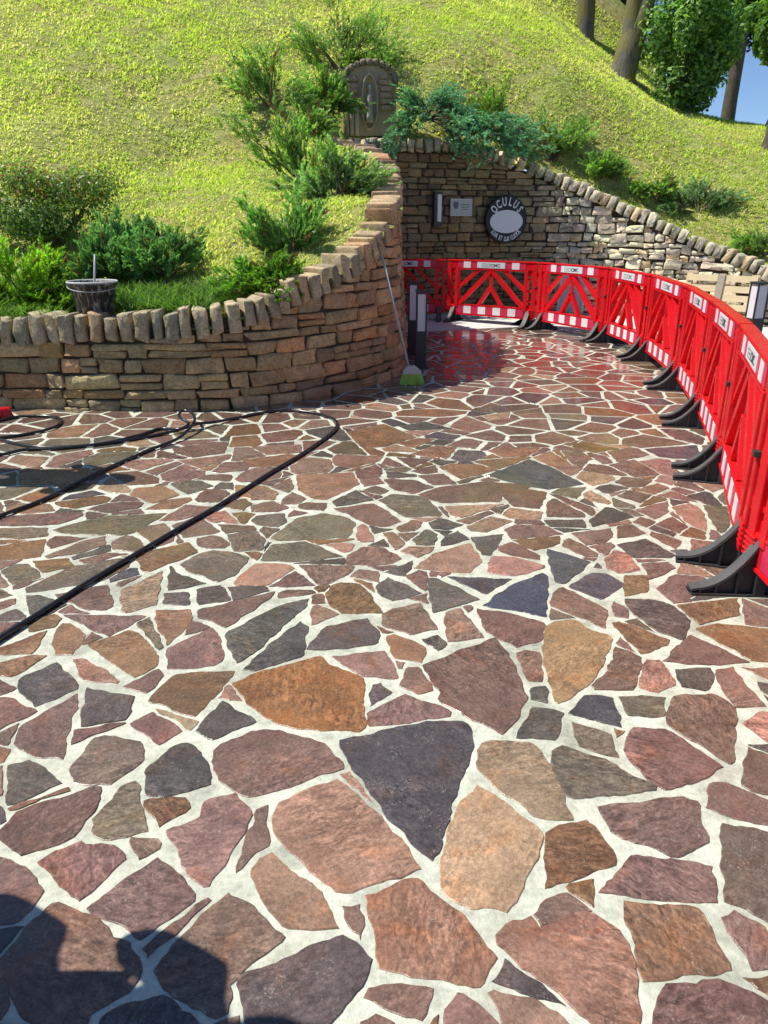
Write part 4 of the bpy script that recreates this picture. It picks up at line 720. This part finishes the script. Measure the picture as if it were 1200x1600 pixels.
loc, rz = onwall(684, 327, .05); root = empty('wall_lamp', loc, rz, 'narrow upright wall lamp with a white panel on the shaded wall', 'lamp')
MB().box((0, -.03, 0), (.15, .09, .56), bev=.008).build('housing', M['charcoal'], root); MB().box((.02, -.079, .02), (.075, .012, .44), bev=.004).build('diffuser', M['opal'], root)
loc, rz = onwall(898, 470, .12); root = empty('leaning_board', (loc[0], loc[1], .07), rz, 'tall pale grey panel leaning on the wall behind the second barrier', 'panel')
m = MB(); m.bar((0, -.22, 0), (0, -.03, .78), .42, .02, (0, 1, 0)); m.build('sheet', M['board'], root)
m = MB(); m.bar((-.22, -.235, 0), (-.22, -.04, .79), .03, .035, (0, 1, 0)); m.bar((.22, -.235, 0), (.22, -.04, .79), .03, .035, (0, 1, 0)); m.build('edging', M['kerb'], root)
loc, rz = onwall(1127, 470, .12); root = empty('wooden_pallet', (loc[0], loc[1] - .05, .07), rz, 'pale new wooden pallet leaning on the rubble wall behind the barriers', 'pallet'); tl = .22
def pt(x, z, off=0): return (x, -.3 + z * tl + off, z)
for z in (.06, .22, .36, .50, .66): m = MB(); m.bar(pt(-.55, z), pt(.55, z), .10, .02, (0, 1, -tl)); m.build('deck_board', M['pinewood'], root)
for x in (-.52, 0, .52): m = MB(); m.bar(pt(x, .0, .06), pt(x, .72, .06), .09, .09, (0, 1, -tl)); m.build('bearer', M['pinewood'], root)
m = MB(); m.bar(pt(0, .0, -.025), pt(0, .72, -.025), .11, .02, (0, 1, -tl)); m.build('cross_board', simple('grey_board_wood', (.33, .29, .22), .8, .2), root)

# ------------------------------------------------------------ bollard lamps
def bollard(x, y, h, label, rz=0, w_=.125):
    r = empty('bollard_lamp', (x, y, 0), rz, label, 'bollard', 'dark bollard lamps')
    MB().box((0, 0, h * .24), (w_, w_, h * .48), bev=.006).build('post', M['charcoal'], r)
    m = MB()
    for i in (-1, 1):
        for j in (-1, 1): m.box((i * (w_ / 2 - .009), j * (w_ / 2 - .009), h * .725), (.018, .018, h * .49))
    m.build('corner_frame', M['charcoal'], r); MB().box((0, 0, h * .72), (w_ - .022, w_ - .022, h * .47)).build('diffuser', M['opal'], r)
    MB().box((0, 0, h - .012), (w_ + .012, w_ + .012, .03), bev=.004).build('cap', M['charcoal'], r)
    MB().box((0, 0, .008), (w_ + .05, w_ + .05, .014), bev=.003).build('base_plate', M['charcoal'], r); return r
x, y = G(657, 574); bollard(x, y, .87, 'nearer of the two dark bollards standing at the end of the curved wall')
x, y = G(645, 556); bollard(x - .0, y + .1, .90, 'farther dark bollard half hidden beside the curved wall end')
q = P(1189, 441, 9.9); bollard(q[0], q[1], .87, 'grey bollard with a bright panel behind the barriers at the right', .2, .17)

# ------------------------------------------------------------ barriers
def make_barrier():
    r = empty('plastic_barrier', (0, 0, 0)); W = .75; m = MB(); Z0, Z1 = .13, 1.0
    m.box((0, 0, .93), (2 * W - .03, .062, .13), bev=.012); m.box((0, 0, .995), (2 * W - .02, .085, .022), bev=.006); m.box((0, 0, .862), (1.14, .08, .016)); 
    m.box((0, 0, .215), (2 * W - .05, .062, .15), bev=.012); m.box((0, 0, .296), (1.14, .08, .014)); m.box((0, 0, .137), (2 * W - .06, .08, .016))
    for s in (-1, 1):
        m.box((s * .705, 0, .56), (.07, .075, .80), bev=.008); m.box((s * .575, 0, .56), (.055, .085, .62), bev=.006); m.box((s * .645, 0, .56), (.10, .036, .03)); m.box((s * .645, 0, .40), (.10, .036, .025)); m.box((s * .645, 0, .74), (.10, .036, .02))
        m.box((s * .645, 0, .30), (.12, .03, .09)); m.box((s * .655, 0, .84), (.14, .03, .09))
        m.bar((0, 0, .86), (s * .54, 0, .30), .06, .07); m.bar((s * .20, 0, .87), (s * .56, 0, .56), .05, .062); m.bar((0, 0, .60), (s * .19, 0, .30), .05, .064)
        for k in range(5): m.box((s * .69, 0, .165 + .026 * k), (.10, .09, .010))
    m.bar((0, 0, .86), (0, 0, .59), .04, .04); m.box((0, 0, .84), (.13, .03, .06))
    m.build('frame', M['red'], r)
    for sy in (-1, 1):
        MB().box((0, sy * .0335, .932), (1.12, .004, .105)).build('crimson_band', M['crimson'], r); MB().box((0, sy * .0335, .217), (1.12, .004, .125)).build('crimson_band', M['crimson'], r)
        for x in (-.40, .40): MB().box((x, sy * .0365, .932), (.12, .005, .10)).build('reflective_patch', M['white'], r)
        for x in (-.375, -.125, .125, .375): MB().box((x, sy * .0365, .217), (.125, .005, .118)).build('reflective_patch', M['white'], r)
        lp = MB().box((0, sy * .037, .932), (.46, .006, .09), bev=.002).build('label_plate', M['signwhite'], r)
        t = MB(); V, Fc = text_mesh('CMC', .07, .001); t.add([((v[0] * 1.05 + .07) * (1 if sy < 0 else -1), sy * (.0415), .908 + v[1]) for v in V], Fc)
        for dz in (-.022, .022): t.box((-.085 * (1 if sy < 0 else -1), sy * .0405, .932 + dz), (.12, .002, .008))
        for dx in (-.145, -.025): t.box((dx * (1 if sy < 0 else -1), sy * .0405, .932), (.008, .002, .05))
        for dx in (-.11, -.085, -.06): t.box((dx * (1 if sy < 0 else -1), sy * .0405, .932), (.013, .002, .013))
        t.build('lettering', simple('grey_print', (.25, .26, .27), .5, .1) if 'grey_print' not in bpy.data.materials else bpy.data.materials['grey_print'], lp)
    for s in (-1, 1):
        m = MB(); tr_ = MB(); xs = s * .63; L = .30; prof = [(-L, .0), (-L, .022)]
        for t in np.linspace(.08, 1, 9): prof.append((-L + L * t * .93, .026 + .235 * t ** 2.3))
        top = prof[1:]; poly = prof + [(-p, q_) for p, q_ in reversed(top)] + [(L, 0)]
        V = [(xs - .016, a_, b_) for a_, b_ in poly] + [(xs + .016, a_, b_) for a_, b_ in poly]; n_ = len(poly)
        m.add(V, [tuple(range(n_ - 1, -1, -1)), tuple(range(n_, 2 * n_))] + [(i, (i + 1) % n_, (i + 1) % n_ + n_, i + n_) for i in range(n_)])
        for sg in (-1, 1):
            pts = [(sg * -a_, b_) for a_, b_ in top]
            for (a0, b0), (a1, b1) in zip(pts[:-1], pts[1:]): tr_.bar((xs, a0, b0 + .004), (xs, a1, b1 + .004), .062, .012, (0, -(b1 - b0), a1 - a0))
            for yy in (.10, .19, .26): t = 1 - (yy / L); hh = .026 + .235 * min(1, t / .93) ** 2.3; m.box((xs, sg * yy, hh / 2), (.066, .010, hh))
        m.box((xs, 0, .006), (.085, 2 * L, .012)); m.box((xs, 0, .11), (.085, .05, .21), bev=.006)
        tr_.box((xs, 0, .262), (.062, .06, .006)); ft = m.build('foot', M['black'], r); tr_.build('lit_flange', M['lit_flange'], ft)
    MB().box((.735, -.03, .62), (.045, .05, .03), bev=.006).build('clip', M['black'], r)
    for z in (.36, .58, .78): MB().lathe([(0, 0), (.024, 0), (.024, .06), (0, .06)], 10, (.752, 0, z)).box((.735, 0, z + .03), (.04, .03, .05)).build('hinge', M['red'], r)
    return r
JP = [(697, 489), (838, 500), (945, 519), (1008, 545), (1060, 587), (1095, 640), (1130, 716), (1168, 868)]
J = [G(*p, .13) for p in JP]; d = np.array(J[0]) - np.array(J[1]); J = [tuple(np.array(J[0]) + np.array([-1.42, .12]))] + J
J.append((J[-1][0] - .07, J[-1][1] - 1.52))
BLAB = ['red barrier farthest back, cut off by the end of the curved wall', 'red barrier in shade below the round sign', 'red barrier in front of the leaning grey panel', 'red barrier where the row turns, with bright striped bottom band, fourth from the back', 'steeply angled red barrier left of the pallet, fifth from the back',
        'steeply angled red barrier in front of the pallet, sixth from the back', 'red barrier below the right hand bollard, seventh from the back', 'red barrier with dark clip, second from the camera along the right edge', 'red barrier nearest the camera, mostly cut off by the right edge', 'red barrier out of view beyond the right edge']
br = make_barrier(); n0 = len(J) - 1
for i in range(n0):
    a_, b_ = np.array(J[i]), np.array(J[i + 1]); o = br if i == 0 else copy_tree(br); L = np.hypot(*(b_ - a_)); mid = (a_ + b_) / 2
    o.location = (mid[0], mid[1], 0); o.rotation_euler = (0, 0, math.atan2(b_[1] - a_[1], b_[0] - a_[0])); o.scale = (L / 1.53, 1, 1) 
    tag(o, BLAB[i], 'barrier', 'red plastic barriers linked in a curve')

# ------------------------------------------------------------ bucket, broom, hose, brush
x, y = P(152, 498, 6.86)[:2]; bz = .765
r = empty('bucket', (x, y, bz), .3, 'black builder\'s bucket streaked with dried cement, standing on the wall top', 'bucket')
m = MB(); m.lathe([(0, .006), (.135, .006), (.14, 0), (.148, .01), (.196, .30), (.212, .305), (.216, .325), (.208, .335), (.196, .33), (.19, .31), (.142, .02), (0, .016)], 36); m.build('body', M['bucket'], r, True)
m = MB(); m.tube([(.212 * math.cos(t), .212 * math.sin(t), .332) for t in np.linspace(0, 2 * math.pi, 37)], .009, 6, False); m.build('rim', simple('pale_rim', (.5, .5, .47), .6, .3), r, True)
m = MB(); m.tube([(-.214 * math.cos(t), -.215 * math.sin(t), .30 - .04 * math.sin(t)) for t in np.linspace(0, math.pi, 19)], .004, 6); m.build('handle', M['handle'], r, True)
m = MB(); m.lathe([(0, .22), (.165, .22)], 24); m.build('cement_slurry', M['kerb'], r)
r = empty('stirring_stick', (x, y, bz), 0, 'thin pale stick standing in the bucket', 'stick'); m = MB(); m.tube([(-.02, .03, .03), (.0, .02, .25), (.05, .02, .56)], [.011, .010, .009], 7); m.build('rod', M['handle'], r, True)
bx, by = G(644, 601); topp = P(597, 400, 7.83)
r = empty('broom', (bx, by, 0), 0, 'grey-handled broom with lime green bristles leaning on the curved wall', 'broom'); dv = Vector((topp[0] - bx, topp[1] - by, topp[2])); 
neck = (-.03, .02, .15)
m = MB(); m.tube([neck, (dv.x, dv.y, dv.z)], [.013, .012], 8); m.build('handle', M['handle'], r, True)
m = MB(); m.prism([(-.10, .115), (.10, .115), (.09, .145), (.02, .20), (-.05, .20), (-.10, .145)], -.03, .03); m.build('head', simple('pale_plastic', (.5, .5, .46), .5, .1), r)
g = np.random.default_rng(5); m = MB()
for i in range(420):
    a_, b_ = g.uniform(-.10, .10), g.uniform(-.028, .028); m.bar((a_, b_, .12), (a_ * 1.25 + g.normal(0, .006), b_ * 1.5 + g.normal(0, .006), g.uniform(0.0, .012)), .005, .003)
m.build('bristles', M['lime'], r)
def gp(pts, z=.012): return [(*G(px, py), z) for px, py in pts]
def smooth3(pts, step=.03): return [tuple(p) for p in spline(pts, step)]
r = empty('pressure_hose', (*G(300, 673), 0), 0, 'long black hose looped across the wet paving', 'hose'); ox, oy = G(300, 673)
def rel(pts): return [(a_ - ox, b_ - oy, c_) for a_, b_, c_ in pts]
hz = .017; m = MB()
m.tube(rel(smooth3([(*G(px, py), z) for px, py, z in [(-60, 1042, hz), (0, 1003, hz), (60, 965, hz), (130, 920, hz), (200, 878, hz), (290, 824, hz), (350, 789, hz), (420, 744, hz), (470, 714, hz), (505, 690, hz), (523, 675, hz), (526, 663, hz), (515, 655, hz), (490, 648, hz), (450, 644, hz), (410, 648, hz), (370, 656, hz), (335, 665, .03), (312, 671, .05), (290, 676, .04), (250, 682, hz), (200, 691, hz), (140, 699, hz), (90, 704, hz), (40, 706, hz), (0, 714, hz), (-60, 716, hz)]])), .0125, 10)
m.tube(rel(smooth3([(*G(px, py), z) for px, py, z in [(-60, 842, hz), (0, 811, hz), (70, 784, hz), (150, 744, hz), (230, 708, hz), (280, 690, .03), (305, 673, .08), (300, 662, .10), (286, 660, .10), (282, 668, .09), (296, 673, .06), (280, 676, .03), (250, 673, hz), (215, 684, hz), (150, 698, hz), (70, 702, hz), (20, 695, hz), (-15, 685, hz), (-60, 678, hz)]])), .012, 10)
m.tube(rel(smooth3([(*G(px, py), hz) for px, py in [(-60, 690), (-20, 688), (10, 686), (50, 680), (84, 671), (96, 662), (92, 656), (70, 653), (30, 654), (0, 660), (-60, 672)]])), .012, 10)
m.build('tube', M['hose'], r, True)
q = G(2, 655); r = empty('scrubbing_brush', (q[0] - .05, q[1], 0), .3, 'red bristled brush head at the left edge by the hose', 'brush'); m = MB(); m.box((0, 0, .085), (.26, .07, .025), bev=.01); m.build('block', M['red'], r)
m = MB()
for i in range(300):
    a_, b_ = g.uniform(-.12, .12), g.uniform(-.032, .032); m.bar((a_, b_, .08), (a_ * 1.2, b_ * 1.5, g.uniform(0, .01)), .006, .004)
m.build('bristles', M['red'], r)

# ------------------------------------------------------------ people left of view shadow the paving; the third is added for its shadow
def skin(name, verts, edges, rads, mat, parent, lv=2):
    me = bpy.data.meshes.new(name); me.from_pydata(verts, edges, []); me.materials.append(mat); o = bpy.data.objects.new(name, me); link(o, parent)
    md = o.modifiers.new('skin', 'SKIN'); md.use_smooth_shade = True
    if not me.skin_vertices: 
        me.attributes.new
    for v, r_ in zip(me.skin_vertices[0].data, rads): v.radius = (r_, r_) if not hasattr(r_, '__len__') else r_
    me.skin_vertices[0].data[0].use_root = True
    sb = o.modifiers.new('sub', 'SUBSURF'); sb.levels = lv; sb.render_levels = lv; return o
def person(x, y, rz, label, shirt, pants):
    r = empty('person', (x, y, 0), rz, label, 'person', 'workers beside the paving')
    vb = [(0, 0, .98), (0, 0, 1.15), (0, 0, 1.32), (0, 0, 1.45), (0, .01, 1.54), (0, .02, 1.62), (0, .02, 1.72),
          (-.19, 0, 1.42), (-.26, .02, 1.15), (-.24, .16, .93), (-.23, .22, .86), (.19, 0, 1.42), (.26, .02, 1.15), (.24, .16, .93), (.23, .22, .86),
          (-.09, 0, .90), (-.11, .02, .50), (-.12, -.01, .09), (-.13, .14, .04), (.09, 0, .90), (.11, .02, .50), (.12, -.01, .09), (.13, .14, .04)]
    eb = [(0, 1), (1, 2), (2, 3), (3, 4), (4, 5), (5, 6), (3, 7), (7, 8), (8, 9), (9, 10), (3, 11), (11, 12), (12, 13), (13, 14), (0, 15), (15, 16), (16, 17), (17, 18), (0, 19), (19, 20), (20, 21), (21, 22)]
    rb = [(.15, .11), (.14, .10), (.16, .11), (.13, .09), (.055, .055), (.085, .1), (.075, .09), .055, .042, .032, .03, .055, .042, .032, .03, .085, .058, .042, .04, .085, .058, .042, .04]
    skin('body', vb, eb, rb, simple('skin_' + shirt[0], (.45, .27, .19), .5, .1, 10, .05), r)
    c = 1.12; skin('shirt', [vb[k] for k in (1, 2, 3, 7, 8, 11, 12)] + [(0, 0, .96)], [(0, 1), (1, 2), (2, 3), (3, 4), (2, 5), (5, 6), (0, 7)], [(.165, .12), (.18, .13), (.15, .11), .075, .062, .075, .062, (.17, .13)], simple('shirt_' + shirt[0], shirt[1], .9, .15, 14, .3), r)
    skin('trousers', [(0, 0, .97), vb[15], vb[16], (-.12, 0, .14), vb[19], vb[20], (.12, 0, .14)], [(0, 1), (1, 2), (2, 3), (0, 4), (4, 5), (5, 6)], [(.16, .12), .10, .075, .062, .10, .075, .062], simple('cloth_' + shirt[0], pants, .9, .15, 14, .3), r)
    m = MB()
    for sx in (-1, 1):
        for k in range(5):
            a_ = (sx * (.215 + .012 * k) if k < 4 else sx * .20, .235 if k < 4 else .21, .85); e = (a_[0], a_[1] + .03, a_[2] - (.075 - .006 * abs(k - 1.5)) if k < 4 else .83); m.tube([a_, ((a_[0] + e[0]) / 2, (a_[1] + e[1]) / 2 + .008, (a_[2] + e[2]) / 2), e], [.010, .009, .006], 6)
        MB().box((sx * .13, .07, .035), (.10, .27, .07), bev=.03).build('shoe', simple('shoe_' + shirt[0], (.03, .03, .035), .6, .1), r, True)
    m.build('fingers', simple('finger_' + shirt[0], (.45, .27, .19), .5, .1), r, True)
    m = MB(); m.lathe([(0, .15), (.045, .142), (.082, .118), (.105, .08), (.115, .03), (.112, -.02), (.095, -.07)], 28, (0, .005, 1.68)); m.build('hair', simple('hair_' + shirt[0], (.03, .02, .015), .7, .2, 60), r, True)
    m = MB()
    for sx in (-1, 1): m.box((sx * .034, .117, 1.665), (.024, .01, .010), bev=.004)
    m.box((0, .125, 1.635), (.026, .03, .045), bev=.01).box((0, .112, 1.595), (.05, .01, .012), bev=.004); m.build('face', simple('face_' + shirt[0], (.30, .15, .11), .5, .1), r, True)
person(-2.92, 4.72, R(-90), 'person in a grey shirt standing just beyond the left edge by the hose', ('a', (.25, .26, .28)), (.04, .045, .07))
person(-1.37, 1.05, R(-90), 'person in a blue shirt standing close on the camera\'s left, out of view', ('b', (.06, .12, .3)), (.05, .05, .05))
person(-1.78, 1.15, R(-90), 'added unseen person in a green shirt behind the blue-shirted one, casting a shadow', ('c', (.08, .2, .09)), (.06, .06, .07))
